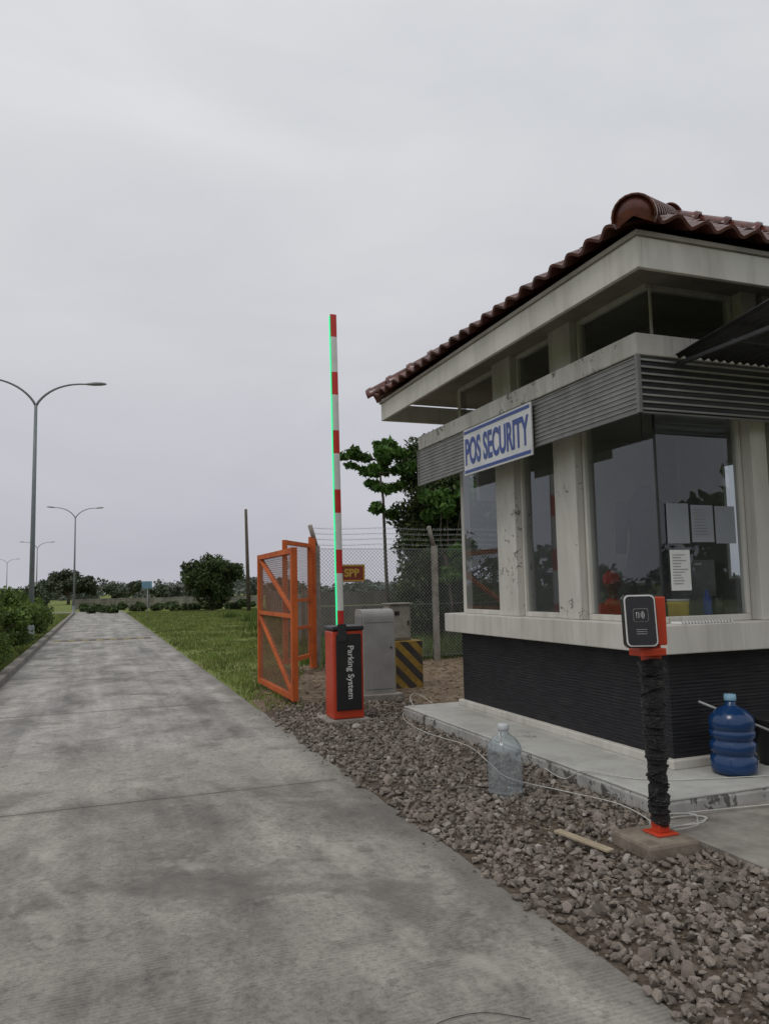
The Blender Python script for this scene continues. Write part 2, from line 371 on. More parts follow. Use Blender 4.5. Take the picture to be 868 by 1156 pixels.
sheet("gravel_bed",[(1.895,-2),(9,-2),(9,4.0),(3.45,4.0),(3.45,8.5),(3.9,9.2),(3.9,9.9),(3.2,10.2),(2.4,9.8),(1.95,9.6),(1.895,8.5)],.008,M_bed)
boxes("concrete_kerb",[(-1.60,-1.425,-12,16.99,-.05,.13),(-1.60,-1.425,17.01,63,-.05,.13),(-4.98,-4.82,-12,63,-.05,.13)],M_kerb,None,.02)
sb=empty("speed_bump")
vs=[];fs=[];mi=[]
nst=14
for i in range(nst):
    x0=-1.2+i*2.9/nst; x1=x0+2.9/nst
    for k in range(7):
        a=math.pi*k/6; y=26.5-.18*math.cos(a); zz=.013+.045*math.sin(a)
        vs+= [(x0,y,zz),(x1,y,zz)]
    o=i*14
    for k in range(6): fs.append((o+2*k,o+2*k+1,o+2*k+3,o+2*k+2)); mi.append(i%2)
mesh("bump_body",vs,fs,[M_bumpy,M_bumpk],sb,False,mi)

# ------------------------------------------------------------------ gravel stones
def ico():
    import bmesh
    bm=bmesh.new(); bmesh.ops.create_icosphere(bm,subdivisions=1,radius=1)
    v=np.array([q.co[:] for q in bm.verts]); fc=np.array([[x.index for x in q.verts] for q in bm.faces]); bm.free(); return v,fc
iv,ifc=ico()
def inbed(x,y):
    a=(y<4.02)&(x<5.5)&(y>.9); b=(x<3.34)&(y<8.9)&(y>.9); c=(x<3.9)&(y>=8.4)&(y<10.0)&(x>2.0)
    slab=(x>3.2)&(y>3.05)&(y<4.1)
    post=(x>2.74)&(x<3.13)&(y>3.48)&(y<3.87)
    bar=(x>2.4)&(x<2.9)&(y>8.35)&(y<8.8)
    return (a|b|c)&~slab&~post&~bar
n=34000
sx=1.87+rng.random(n)*3.6; sy=.9+rng.random(n)**1.15*9.2
keep=inbed(sx,sy)
fade=np.where(sy>8.2,rng.random(n)<np.clip((10.3-sy)/2.1,0,1),True); keep&=fade
edge=(sx>1.885+.09*rng.random(n)**2+.03*np.sin(sy*5)+.02*np.sin(sy*13)); keep&=edge
bare=np.sin(sx*5.1+sy*1.7)+np.sin(sy*3.3-sx*2.2)+np.sin(sx*9+sy*7)*.5
keep&=~((bare>1.5)&(rng.random(n)<.6))
sx=sx[keep];sy=sy[keep];n=len(sx)
size=.008+.021*rng.random(n)**2.0
size*=np.where(rng.random(n)<.04,1.5,1)
sc=np.stack([size*(.8+.7*rng.random(n)),size*(.7+.5*rng.random(n)),size*(.45+.35*rng.random(n))],1)
v=iv[None]*(1+.22*rng.standard_normal((n,len(iv),1)).clip(-1.3,1.3))*sc[:,None]
q=rng.standard_normal((n,4)); q[:,1:3]*=.35; q/=np.linalg.norm(q,axis=1,keepdims=True)
w_,x_,y_,z_=q.T
Rm=np.stack([1-2*(y_**2+z_**2),2*(x_*y_-z_*w_),2*(x_*z_+y_*w_),2*(x_*y_+z_*w_),1-2*(x_**2+z_**2),2*(y_*z_-x_*w_),2*(x_*z_-y_*w_),2*(y_*z_+x_*w_),1-2*(x_**2+y_**2)],1).reshape(n,3,3)
v=np.einsum('nij,nkj->nki',Rm,v)
hz=.010+rng.random(n)*.022
v+=np.stack([sx,sy,hz],1)[:,None]
fc=(ifc[None]+(np.arange(n)*len(iv))[:,None,None]).reshape(-1,3)
fastmesh("gravel",v.reshape(-1,3),fc,M_stone)
n2=60
px=1.88-np.abs(rng.standard_normal(n2))*.05; py=1.5+rng.random(n2)*8
ss=(.003+.006*rng.random(n2))
v=iv[None]*(1+.2*rng.standard_normal((n2,len(iv),1)).clip(-1,1))*ss[:,None,None]+np.stack([px,py,.012+ss*.5],1)[:,None]
fastmesh("loose_pebbles",v.reshape(-1,3),(ifc[None]+(np.arange(n2)*len(iv))[:,None,None]).reshape(-1,3),M_stone)

# ------------------------------------------------------------------ grass blades
def blades(name,x,y,hgt,wid,lean=.5,mat=M_grass,z0=0):
    n=len(x); an=rng.random(n)*6.283; d=np.stack([np.cos(an),np.sin(an)],1)
    ln=rng.random(n)*6.283; lv=np.stack([np.cos(ln),np.sin(ln)],1)*(lean*hgt*rng.random(n))[:,None]
    b0=np.stack([x-d[:,0]*wid,y-d[:,1]*wid,np.full(n,z0)],1); b1=np.stack([x+d[:,0]*wid,y+d[:,1]*wid,np.full(n,z0)],1)
    t0=np.stack([x+lv[:,0],y+lv[:,1],z0+hgt],1)
    m0=(b0+b1)/2*.45+t0*.55
    m0[:,:2]-=lv*.15
    m1=m0.copy(); m0[:,:2]-=d*(wid*.7)[:,None]; m1[:,:2]+=d*(wid*.7)[:,None]
    v=np.stack([b0,b1,m1,m0,t0],1).reshape(-1,3)
    i=np.arange(n)*5
    f3=np.concatenate([np.stack([i,i+1,i+2],1),np.stack([i,i+2,i+3],1),np.stack([i+3,i+2,i+4],1)])
    return fastmesh(name,v,f3,mat)
def patch(n,xa,xb,ya,yb,pw=1.0): return xa+rng.random(n)*(xb-xa), ya+(rng.random(n)**pw)*(yb-ya)
x,y=patch(115000,1.88,13,9.6,62,1.7)
pn=np.sin(x*1.7+np.sin(y*.9)*2)+np.sin(y*1.3+x*.5)+np.sin(x*4.1-y*2.3)*.6
k=(~((x>2.6+(.35*(y-11)).clip(0,2))&(y<15.2)))&(~((x<3.0)&(y<10.6)&(rng.random(len(x))<.75)))
k&=(x>1.90+.0045*y+.14*rng.random(len(x))+.05*np.sin(y*2.7))&(x<2.2+y*.32)
k&=~((pn>1.7)&(rng.random(len(x))<.7))
x=x[k];y=y[k];pn=pn[k]
hh=(.03+.06*rng.random(len(x)))*(1+.4*np.clip(-pn,-1,2))
blades("grass_verge",x,y,hh,.004+.00045*y)
x,y=patch(50000,-4.8,-1.62,12,62,1.6)
blades("median_grass",x,y,.05+.10*rng.random(len(x)),.004+.00045*y)
cx=[];cy=[]
for i in range(60):
    a=random.uniform(14,45); b=random.uniform(3.0+.085*a,3.9+.14*a); m=90
    cx.append(b+rng.standard_normal(m)*.28); cy.append(a+rng.standard_normal(m)*.35)
cx=np.concatenate(cx);cy=np.concatenate(cy)
blades("tall_weeds",cx,cy,.14+.26*rng.random(len(cx)),.010+.0004*cy,.8,M_lfhedge)
x,y=patch(9000,4.6,12,14.7,18.6); blades("fence_weeds",x,y,.12+.42*rng.random(len(x)),np.full(len(x),.014),.8,M_lfhedge)
n3=2800; x,y=patch(n3,2.2,9,9.0,14.6)
an=rng.random(n3)*6.28; s_=.02+.03*rng.random(n3)
c3=np.stack([x,y,.012+.02*rng.random(n3)],1); a3=np.stack([np.cos(an)*s_,np.sin(an)*s_,(rng.random(n3)-.5)*.02],1); b3=np.stack([-np.sin(an)*s_*.5,np.cos(an)*s_*.5,(rng.random(n3)-.5)*.02],1)
i=np.arange(n3)*4
fastmesh("leaf_litter",np.stack([c3-a3,c3-b3,c3+a3,c3+b3],1).reshape(-1,3),np.stack([i,i+1,i+2,i+3],1),M_dead)

# ------------------------------------------------------------------ foliage
def leafcloud(clumps,n,size,aspect=.45,bias=.45,droop=.2,shell=.4):
    C=np.array(clumps); wts=C[:,3]**2; wts/=wts.sum()
    ci=rng.choice(len(C),n,p=wts)
    d=rng.standard_normal((n,3)); d/=np.linalg.norm(d,axis=1,keepdims=True)
    rad=rng.random(n)**shell
    pos=C[ci,:3]+d*(C[ci,3]*rad)[:,None]*np.array([1,1,.8])
    nr=d*bias+rng.standard_normal((n,3))*.6+np.array([0,0,.35]); nr/=np.linalg.norm(nr,axis=1,keepdims=True)
    a=rng.standard_normal((n,3)); a[:,2]-=droop*2; a-=nr*(a*nr).sum(1,keepdims=True); a/=np.linalg.norm(a,axis=1,keepdims=True)
    b=np.cross(nr,a); s=(size*(.6+.8*rng.random(n)))[:,None]
    p0=pos-a*s*.5; p2=pos+a*s*.5-nr*s*.12; p1=pos+b*s*aspect*.5+nr*s*.05; p3=pos-b*s*aspect*.5+nr*s*.05
    v=np.stack([p0,p1,p2,p3],1).reshape(-1,3)
    v[:,2]=np.maximum(v[:,2],.015); i=np.arange(n)*4
    return v,np.stack([i,i+1,i+2,i+3],1)
def crown(c,rx,ry,rz,k,rmin,rmax,inner=.35):
    out=[]
    for i in range(k):
        d=V((random.gauss(0,1),random.gauss(0,1),random.gauss(0,1))).normalized(); s=random.uniform(inner,1)
        rr=random.uniform(rmin,rmax)
        out.append((c[0]+d.x*(rx-rr*.6)*s,c[1]+d.y*(ry-rr*.6)*s,c[2]+d.z*(rz-rr*.6)*s,rr))
    return out
def branches(base,fork,clumps,r0,k=14,wig=.15):
    b=V(base);f_=V(fork); mid=b.lerp(f_,.5)+V((random.uniform(-wig,wig),random.uniform(-wig,wig),0))
    L=[([b,mid,f_],[r0*1.15,r0*.9,r0*.75])]
    for c in random.sample(clumps,min(k,len(clumps))):
        e=V(c[:3]); st=mid.lerp(f_,random.uniform(.3,1)); m=st.lerp(e,.5)+V((random.uniform(-wig,wig),random.uniform(-wig,wig),random.uniform(0,wig)))
        L.append(([st,m,e],[r0*.5,r0*.3,r0*.1]))
    return L
def tree(name,base,fork,clumps,r0,n,size,mat,aspect=.45,k=14,**kw):
    e=empty(name)
    tubes("trunk_and_limbs",branches(base,fork,clumps,r0,k),M_bark,e,7)
    v,fc=leafcloud(clumps,n,size,aspect,**kw); fastmesh("leaves",v,fc,mat,e)
    return e
tree("mango_tree",(8.2,59,0),(8.2,59,1.5),crown((8.1,59,2.3),2.6,2.4,2.05,90,.5,.85,.2),.16,16000,.30,M_lfmang,.4,shell=.5)
cl=crown((8.0,17.0,3.1),1.8,1.5,2.2,95,.26,.55,.2)+crown((7.45,16.9,2.5),.95,.9,2.3,75,.24,.42,.1)+crown((9.6,17.3,2.7),1.6,1.3,2.2,55,.3,.5,.2)+crown((7.5,16.9,4.6),.85,.6,.75,18,.18,.34)+crown((7.9,17.0,1.2),1.6,1.2,1.1,40,.3,.5,.1)
tree("shade_tree",(8.1,17,0),(8.1,17,2.2),cl,.11,62000,.13,M_lfdark,.42,30)
cl=crown((7.35,16.0,3.3),.6,.5,.5,11,.16,.26)+crown((7.65,15.9,2.0),.6,.4,.6,9,.15,.24)+crown((8.0,15.8,3.6),.4,.4,.4,5,.15,.22)
tree("young_shade_tree",(7.45,15.9,0),(7.4,15.9,2.2),cl,.035,1900,.17,M_lfbright,.5,6)
# tropical almond : tiers of horizontal leaf sprays on a slim trunk
cl=[];T=[([(6.5,17.1,0),(6.42,17.1,2),(6.35,17.0,3.6),(6.25,17.0,4.45)],[.05,.042,.032,.02])]
for (cz_,rx_,nb,cxo) in ((4.62,.80,7,-.05),(4.30,.95,6,.0),(3.9,.45,3,.15),(4.85,.35,4,.15),(3.3,.30,2,.1)):
    for i in range(nb):
        a=i*6.283/nb+random.uniform(-.4,.4); c0_=V((6.28+cxo,17,cz_-.12)); rl=rx_*random.uniform(.65,1.15); e_=c0_+V((rl*math.cos(a),rl*.8*math.sin(a),random.uniform(-.02,.22)))
        T.append(([c0_,c0_.lerp(e_,.5)+V((0,0,.03)),e_],[.014,.010,.005]))
        for q in (.5,.75,1): 
            g_=c0_.lerp(e_,q); cl.append((g_.x+random.uniform(-.06,.06),g_.y,g_.z+.03,random.uniform(.08,.18)))
al=empty("tropical_almond_tree"); tubes("trunk_and_limbs",T,M_bark,al,7)
v,fc=leafcloud(cl,2600,.19,.5,droop=0); fastmesh("leaves",v,fc,M_lfbright,al)
for i,(bx,by,br,bz) in enumerate([(-2.35,13.6,.8,1.2),(-2.3,15.4,.85,1.4),(-2.3,17.4,.9,1.6),(-2.25,19.6,.9,1.7),(-2.2,22.0,.85,1.75),(-2.15,24.8,.8,1.65),(-2.1,28,.75,1.6),(-2.15,31.5,.7,1.45),(-3.7,18.5,1,1.7),(-3.7,24,1,1.65),(-3.6,30,.9,1.5)]):
    cl=crown((bx,by,bz*.50),br,br*1.2,bz*.54,38,.20,.36,.1)
    tree("hedge_bush" ,(bx,by,0),(bx,by,.4),cl,.05,7000,.11,M_lfhedge,.5,6)
# broad rounded tree on the horizon
cl=crown((-3.6,120,3.1),3.6,3,2.0,60,.6,1.0,.1)+crown((-6.4,121,2.4),2,2,1.5,20,.5,.8)+crown((-.9,122,2.3),2,2,1.3,20,.5,.8)
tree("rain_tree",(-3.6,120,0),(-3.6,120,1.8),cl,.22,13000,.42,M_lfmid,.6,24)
# distant tree belt : dense in front, coarser elsewhere
cl=[]
for i in range(1500):
    front=i<1050
    a=random.uniform(-.35,1.05) if front else random.uniform(1.05,5.93)
    d=random.uniform(190,260)
    hgt=2.6+.9*math.sin(a*13)+.8*math.sin(a*37+1)+.7*math.sin(a*83)+random.uniform(-.6,.7)
    hgt=max(1.5,hgt)
    if not front: d*=.3; hgt*=1.2
    for j in range(2): cl.append((d*math.sin(a)+random.uniform(-3,3),d*math.cos(a)+random.uniform(-3,3),random.uniform(.2,1)*hgt,random.uniform(.9,1.8)))
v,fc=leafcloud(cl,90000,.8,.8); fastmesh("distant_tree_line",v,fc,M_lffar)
cl=[]
for (tx,ty,th_) in ((3,135,3.6),(6.5,150,4.2),(10.5,140,3.4),(17,150,4.0),(24,160,4.4),(34,150,4.2)):
    cl+=crown((tx,ty,th_*.5),2.2,2,th_*.5,16,.5,.9,.1)
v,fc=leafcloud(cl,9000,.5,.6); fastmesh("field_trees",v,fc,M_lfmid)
cl=[]
for i in range(60):
    xx=random.uniform(-1,15); cl.append((xx,random.uniform(60,73),random.uniform(.1,.4),random.uniform(.25,.5)))
v,fc=leafcloud(cl,8000,.28,.6); fastmesh("verge_scrub",v,fc,M_lfmang)
cl=crown((-9,75,1.4),3,2,1.4,20,.5,.8)+crown((-15,70,1.6),3,2,1.6,20,.5,.9)+crown((-5.5,84,1.5),2.5,2,1.5,20,.5,.8)
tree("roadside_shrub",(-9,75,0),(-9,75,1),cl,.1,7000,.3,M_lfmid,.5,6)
# unseen trees added behind the viewpoint for the booth panes to reflect
cl=[]
for (tx,ty,hh_) in ((14,-12,5),(20,-9,6),(27,-14,6.5),(9,-18,5.5),(33,-6,6)):
    cl+=crown((tx,ty,hh_*.55),3.4,3,hh_*.5,26,.7,1.1)
v,fc=leafcloud(cl,14000,.42,.5); fastmesh("pane_reflection_trees",v,fc,M_lfmang)

# ------------------------------------------------------------------ street lamps
def lamp(x,y,zj=7.6,zt=8.45,reach=2.05):
    e=empty("street_lamp")
    tubes("pole",[([(x,y,0),(x,y,4),(x,y,zj+.05)],[.09,.07,.05])],M_pole,e,12)
    lathe("base_plate",[(.16,0),(.16,.03),(.11,.05),(.11,.5),(.09,.55)],(x,y,.0),M_pole,e,16)
    T=[]
    for s in(-1,1):
        pts=[]
        for i in range(13):
            q=i/12; pts.append((x+s*reach*.8*q**1.25,y,zj+(zt-zj)*(1-(1-q)**2.3)))
        T.append((pts,[.042-.018*i/12 for i in range(13)]))
    tubes("arms",T,M_pole,e,8)
    for s in(-1,1):
        vs=[];n=10
        prof=[(-.12,.03,.03),(0,.07,.055),(.15,.13,.075),(.35,.14,.07),(.5,.10,.045),(.56,.03,.015)]
        for (a,wy,hz_) in prof:
            for k in range(n):
                an=2*math.pi*k/n
                zz=math.sin(an)*hz_*(1 if math.sin(an)>0 else .6)
                vs.append((x+s*(reach*.78+a),y+math.cos(an)*wy,zt+zz+.08*a))
        fs=[]
        for i in range(len(prof)-1):
            for k in range(n):
                fs.append((i*n+k,i*n+(k+1)%n,(i+1)*n+(k+1)%n,(i+1)*n+k))
        fs+= [tuple(range(n)),tuple((len(prof)-1)*n+k for k in range(n))]
        mesh("luminaire",vs,fs,M_lamp,e,True)
lamp(-1.9,27); lamp(-1.6,67); lamp(-7.3,112); lamp(-16,165)
tubes("utility_pole",[([(10.4,56,0),(10.2,56,7.4)],[.15,.10])],M_bark,None,10)
e=empty("road_sign"); tubes("post",[([(2.45,40,0),(2.4,40,2.0)],.025)],M_galv,e,8); box("panel",2.14,2.62,39.93,39.95,1.70,2.05,simple("sign_cyan",(.16,.30,.40)),e)

# ------------------------------------------------------------------ boundary walls
def wall(name,a,b,hgt,step=2.4):
    e=empty(name); a=V((*a,0));b=V((*b,0)); d=(b-a); n=max(1,int(d.length/step)); u=d.normalized(); nn=V((-u.y,u.x,0))
    vs=[];fs=[]
    def ob(c0,c1,th,z0,z1):
        o=len(vs)
        for z in(z0,z1):
            for q in(c0-nn*th,c1-nn*th,c1+nn*th,c0+nn*th): vs.append((q.x,q.y,z))
        fs.extend([tuple(i+o for i in f_) for f_ in BF])
    for i in range(n+1):
        c=a+d*i/n; ob(c-u*.07,c+u*.07,.075,0,hgt+.06)
    for i in range(n):
        c0=a+d*i/n+u*.075; c1=a+d*(i+1)/n-u*.075
        for k in range(4): ob(c0,c1,.025,k*hgt/4+.006,(k+1)*hgt/4-.006)
    mesh("posts_and_panels",vs,fs,M_concwall,e)
wall("concrete_wall",(5.0,18.9),(19,18.2),1.42)
wall("concrete_wall",(4.95,19.1),(15,72),1.38,3)
wall("concrete_wall",(14.8,74),(-2,80),1.0,3)

# ------------------------------------------------------------------ chain link
def chain(name,a,b,z0,z1,parent,sp=.075,r_=.0028,mat=None):
    a=V((*a,0));b=V((*b,0)); Ld=(b-a).length; u=(b-a)/Ld; H=z1-z0; lst=[]
    n=int((Ld+H)/sp)
    for i in range(n+1):
        s=-H+i*sp
        for sg in(1,-1):
            t0=max(0,-s); t1=min(H,Ld-s)
            if t1-t0<.02: continue
            p0=s+t0;p1=s+t1
            za=(z0+t0,z0+t1) if sg==1 else (z1-t0,z1-t1)
            A=a+u*p0;Bq=a+u*p1
            off=V((-u.y,u.x,0))*(.002*sg)
            lst.append(([V((A.x,A.y,za[0]))+off,V((Bq.x,Bq.y,za[1]))+off],r_))
    return tubes(name,lst,mat or M_galv,parent,3,False)
fe=empty("chain_link_fence")
chain("mesh_fabric",(3.9,14.45),(12,14.75),.08,2.28,fe,.075,.0036)
T=[];X_=[]
for xx in (4.0,6.53,9.0,11.5):
    yy=14.45+(xx-3.9)*.037
    X_.append((xx-.055,xx+.055,yy-.06,yy+.06,0,2.33))
    T.append(([(xx,yy,2.3),(xx-.16,yy-.12,2.72)],.045))
boxes("concrete_posts",X_,M_conc,fe,.012)
tubes("post_arms",T,M_conc,fe,6)
W_=[]
for k in range(4):
    q=(k+.5)/4
    pts=[(3.9+i*.45,14.45+i*.45*.037-.12*q,2.3+.42*q-.02*math.sin(i*1.4)) for i in range(19)]
    W_.append((pts,.004))
    for i in range(160):
        bx=3.95+i*.05+random.uniform(0,.02); by=14.45+(bx-3.9)*.037-.12*q; bz=2.3+.42*q
        W_.append(([(bx,by-.02,bz-.025),(bx+.01,by+.02,bz+.025)],.003))
for zz in (.12,1.15,2.27): W_.append(([(3.9,14.45,zz),(12,14.75,zz)],.005))
tubes("barbed_and_tension_wires",W_,M_galv,fe,4,False)
hs=empty("notice_sign"); M_sbr=simple("sign_brown",(.20,.035,.015),(.15,.03,.015),8,.5); M_gold=simple("sign_gold",(.50,.30,.05),None,9,.5)
box("panel",4.42,4.95,14.36,14.38,1.62,1.96,M_sbr,hs,.004)
boxes("border",[(4.43,4.94,14.353,14.359,1.925,1.95),(4.43,4.94,14.353,14.359,1.63,1.655),(4.43,4.455,14.353,14.359,1.656,1.924),(4.915,4.94,14.353,14.359,1.656,1.924)],M_gold,hs,0)
text("lettering","SPR",.21,(4.685,14.352,1.79),(1,0,0),(0,0,1),M_gold,hs,.008,1.0)

# ------------------------------------------------------------------ orange gate leaves
M_rust=simple("rusty_mesh",(.20,.10,.06),(.12,.06,.04),9,.8)
def leaf(name,a,b,z0,z1,w_=.05,braces=()):
    e=empty(name); A=V((*a,0));Bq=V((*b,0))
    def P_(s,z): q=A.lerp(Bq,s); return V((q.x,q.y,z))
    T=[([P_(0,z0),P_(0,z1)],w_),([P_(1,z0),P_(1,z1)],w_)]
    for z in (z0+w_*.7,z1-w_*.7): T.append(([P_(0,z),P_(1,z)],w_*.92))
    for (s0,q0,s1,q1) in braces: T.append(([P_(s0,q0),P_(s1,q1)],w_*.7))
    tubes("frame",T,M_orange,e,4,False)
    chain("mesh_infill",a,b,z0+.04,z1-.04,e,.06,.003,M_rust)
    return e
g=leaf("steel_gate",(2.44,9.95),(2.44,12.17),.06,2.05,.055,((0,1.15,1,1.15),(0,.1,1,1.1),(0,1.2,1,2.0)))
lathe("gate_wheel",[(.0,0),(.05,.0),(.05,.05),(0,.05)],(2.44,10.3,.0),M_dark,g,14)
g=leaf("steel_gate",(3.08,13.2),(3.82,14.3),.22,2.36,.055,((0,1.3,1,1.3),(0,.8,1,.8)))
tubes("gate_post",[([(3.9,14.42,0),(3.9,14.42,2.5)],.08)],M_orange,None,4,False)

# ------------------------------------------------------------------ boom barrier
bb=empty("boom_barrier")
box("concrete_footing",2.42,2.92,8.32,8.82,.0,.045,M_conc,bb,.012)
box("cabinet_body",2.50,2.86,8.40,8.72,.047,1.02,M_redor,bb,.015)
box("front_panel",2.535,2.83,8.385,8.402,.14,.985,M_blackm,bb,.006)
box("cabinet_lid",2.49,2.87,8.385,8.73,1.02,1.075,M_blackm,bb,.02)
box("lid_trim",2.49,2.87,8.381,8.386,1.03,1.045,M_redor,bb,0)
text("cabinet_lettering","Parking System",.098,(2.70,8.382,.56),(0,0,-1),(1,0,0),M_wh,bb,.001)
lathe("arm_hub",[(0,0),(.07,0),(.07,.05),(.045,.07),(0,.07)],(0,0,0),M_dark,bb,20)
hub=bb.children[-1]; hub.data.transform(Matrix.Translation((2.60,8.40,.97))@Matrix.Rotation(math.radians(90),4,'X'))
A0=V((2.60,8.42,1.05)); A1=V((2.565,8.42,4.70)); ad=(A1-A0)
vs=[];fs=[];mi=[]
def ring(q):
    c=A0+ad*q
    prof=[]
    for k in range(12):
        an=2*math.pi*k/12; prof.append((c.x+.040*math.copysign(abs(math.cos(an))**.5,math.cos(an)),c.y+.018*math.copysign(abs(math.sin(an))**.8,math.sin(an)),c.z))
    return prof
Lh=3.65
seq=[('r',.27),('w',.42)]*6
pos=Lh; cutsl=[]
for c_,ln in seq:
    a_=pos; pos=max(0,pos-ln); cutsl.append((c_,pos/Lh,a_/Lh))
    if pos<=0: break
for c_,q0,q1 in cutsl:
    o=len(vs); vs+=ring(q0)+ring(q1)
    for k in range(12): fs.append((o+k,o+(k+1)%12,o+12+(k+1)%12,o+12+k)); mi.append(1 if c_=='r' else 0)
fs.append(tuple(range(12,24))); mi.append(1)
mesh("arm",vs,fs,[M_wh,M_red],bb,False,mi)
box("arm_clamp",2.555,2.655,8.375,8.40,.90,1.10,M_dark,bb,.006)
mesh("led_strip",[(2.60-.050,8.405,1.09),(2.60-.041,8.405,1.09),(2.60-.041,8.43,1.09),(2.60-.050,8.43,1.09),
  (2.565-.050,8.405,4.68),(2.565-.041,8.405,4.68),(2.565-.041,8.43,4.68),(2.565-.050,8.43,4.68)],BF,M_led,bb)

# ------------------------------------------------------------------ grey cabinet, block, electrical box
gc=empty("control_cabinet")
box("footing",3.24,3.86,9.70,10.18,0,.10,M_conc,gc,.015)
xs=(3.33,3.78)
prof=[(9.78,.10),(10.12,.10),(10.12,1.17),(10.08,1.21),(9.90,1.21)]+[(9.90-.12*math.sin(a*math.pi/12),1.09+.12*math.cos(a*math.pi/12)) for a in range(1,7)]
n=len(prof)
vs=[(xs[0],y,z) for y,z in prof]+[(xs[1],y,z) for y,z in prof]
fs=[tuple(range(n)),tuple(range(n,2*n))[::-1]]+[(i,i+n,(i+1)%n+n,(i+1)%n) for i in range(n)]
bev(mesh("cabinet_body",vs,fs,M_grey,gc),.006)
boxes("door_edges",[(3.322,3.330,9.80,10.10,.14,1.12),(3.36,3.75,9.774,9.780,.16,.165),(3.36,3.75,9.774,9.780,1.04,1.045)],M_galv,gc,.001)
lathe("lock",[(0,0),(.015,0),(.015,.01),(0,.01)],(0,0,0),M_dark,gc,12); gc.children[-1].data.transform(Matrix.Translation((3.72,9.78,.7))@Matrix.Rotation(math.radians(90),4,'X'))
sb_=empty("striped_concrete_block")
box("block",4.17,4.62,10.8,11.25,0,.70,M_yel,sb_,.012)
def clip_stripes(y,x0,x1,z0,z1,w_,slope):
    vs=[];fs=[]
    c=z0-(x1-x0)*abs(slope)-w_; k=0
    while c<z1+(x1-x0)*abs(slope):
        if k%2==0:
            poly=[(x0,c),(x1,c+slope*(x1-x0)),(x1,c+slope*(x1-x0)+w_),(x0,c+w_)]
            for (lim,sgn) in ((z0,1),(z1,-1)):
                out=[]
                for i in range(len(poly)):
                    a_,b_=poly[i],poly[(i+1)%len(poly)]
                    ia=(a_[1]-lim)*sgn>=0; ib=(b_[1]-lim)*sgn>=0
                    if ia: out.append(a_)
                    if ia!=ib:
                        t_=(lim-a_[1])/(b_[1]-a_[1]); out.append((a_[0]+(b_[0]-a_[0])*t_,lim))
                poly=out
                if not poly: break
            if len(poly)>2:
                o=len(vs); vs+=[(p_[0],y,p_[1]) for p_ in poly]; fs.append(tuple(range(o,o+len(poly))))
        c+=w_; k+=1
    return vs,fs
vs,fs=clip_stripes(10.797,4.18,4.61,.01,.69,.13,-1.0); mesh("black_stripes",vs,fs,M_blk,sb_)
vs,fs=clip_stripes(0,10.81,11.24,.01,.69,.13,1.0); mesh("black_stripes_side",[(4.167,x,z) for x,y,z in vs],fs,M_blk,sb_)
eb=empty("electrical_box")
box("enclosure",4.12,4.46,10.86,11.12,.702,1.24,M_boxp,eb,.012)
box("door",4.14,4.44,10.845,10.859,.74,1.21,M_boxp,eb,.004)
box("rain_hood",4.10,4.48,10.82,11.14,1.241,1.262,M_boxp,eb,.004)
boxes("labels",[(4.19,4.27,10.840,10.844,1.08,1.14),(4.40,4.42,10.832,10.844,.93,1.0)],M_dark,eb,.001)

# ------------------------------------------------------------------ SECURITY BOOTH
sbh=empty("security_booth")
X0,X1,Y0,Y1=4.0,7.3,4.72,8.18
box("platform",3.35,9.0,4.08,8.45,.0,.115,M_platedge,sbh,.02)
box("platform_topping",3.355,8.995,4.085,8.445,.112,.132,M_plat,sbh,.008)
box("wall_plinth",X0-.05,X1+.05,Y0-.05,Y1+.05,.13,.20,M_white,sbh,.01)
boxes("lower_wall_cladding",[(X0,X1,Y0,Y0+.12,.19,.985),(X0,X0+.12,Y0+.121,Y1-.121,.19,.984),(X0,X1,Y1-.12,Y1,.19,.985),(X1-.12,X1,Y0+.121,Y1-.121,.19,.984)],M_clad,sbh,0)
boxes("window_sill",[(3.85,X1+.15,4.55,4.92,.975,1.185),(3.85,4.20,4.9201,Y1+.15,.975,1.185),(4.2001,X1+.15,Y1-.2,Y1+.15,.975,1.185),(X1-.2,X1+.15,4.9201,Y1-.2001,.975,1.185)],M_white,sbh,.008)
cols=[(3.92,4.10,5.68,6.02),(3.92,4.10,6.74,7.12)]
boxes("columns_road_side",[(a,b,c,d,1.186,3.835) for a,b,c,d in cols],M_colp,sbh,.008)
boxes("columns_front_side",[(4.86,5.02,4.64,4.80,1.186,3.835),(5.10,5.50,4.66,4.84,1.186,3.835),(6.9,7.28,4.66,4.84,1.186,3.835)],M_white,sbh,.008)
boxes("corner_posts_rear",[(X1-.2,X1,Y1-.2,Y1,1.186,3.835),(X0+.02,X0+.10,Y1-.10,Y1-.02,1.186,3.835)],M_white,sbh,.006)
fr=[]
for (a,b) in ((4.74,5.67),(6.03,6.73),(7.13,8.07)):
    for (z0,z1) in ((1.187,1.235),(2.90,2.96),(3.33,3.37),(3.79,3.83)):
        fr.append((3.99,4.05,a,b,z0,z1))
for (z0,z1) in ((1.236,2.899),(3.371,3.789)):
    for yy in (5.635,6.031,6.70,7.131): fr.append((3.99,4.05,yy,yy+.035,z0,z1))
for (a,b) in ((4.06,4.855),(5.51,6.89)):
    for (z0,z1) in ((1.187,1.235),(2.90,2.96),(3.33,3.37),(3.79,3.83)):
        fr.append((a,b,4.74,4.80,z0,z1))
fr+= [(4.82,4.854,4.74,4.80,1.236,2.899),(4.82,4.854,4.74,4.80,3.371,3.789),(4.035,4.055,4.745,4.765,3.371,3.789)]
boxes("window_frames",fr,M_white,sbh,.004)
fr=[]
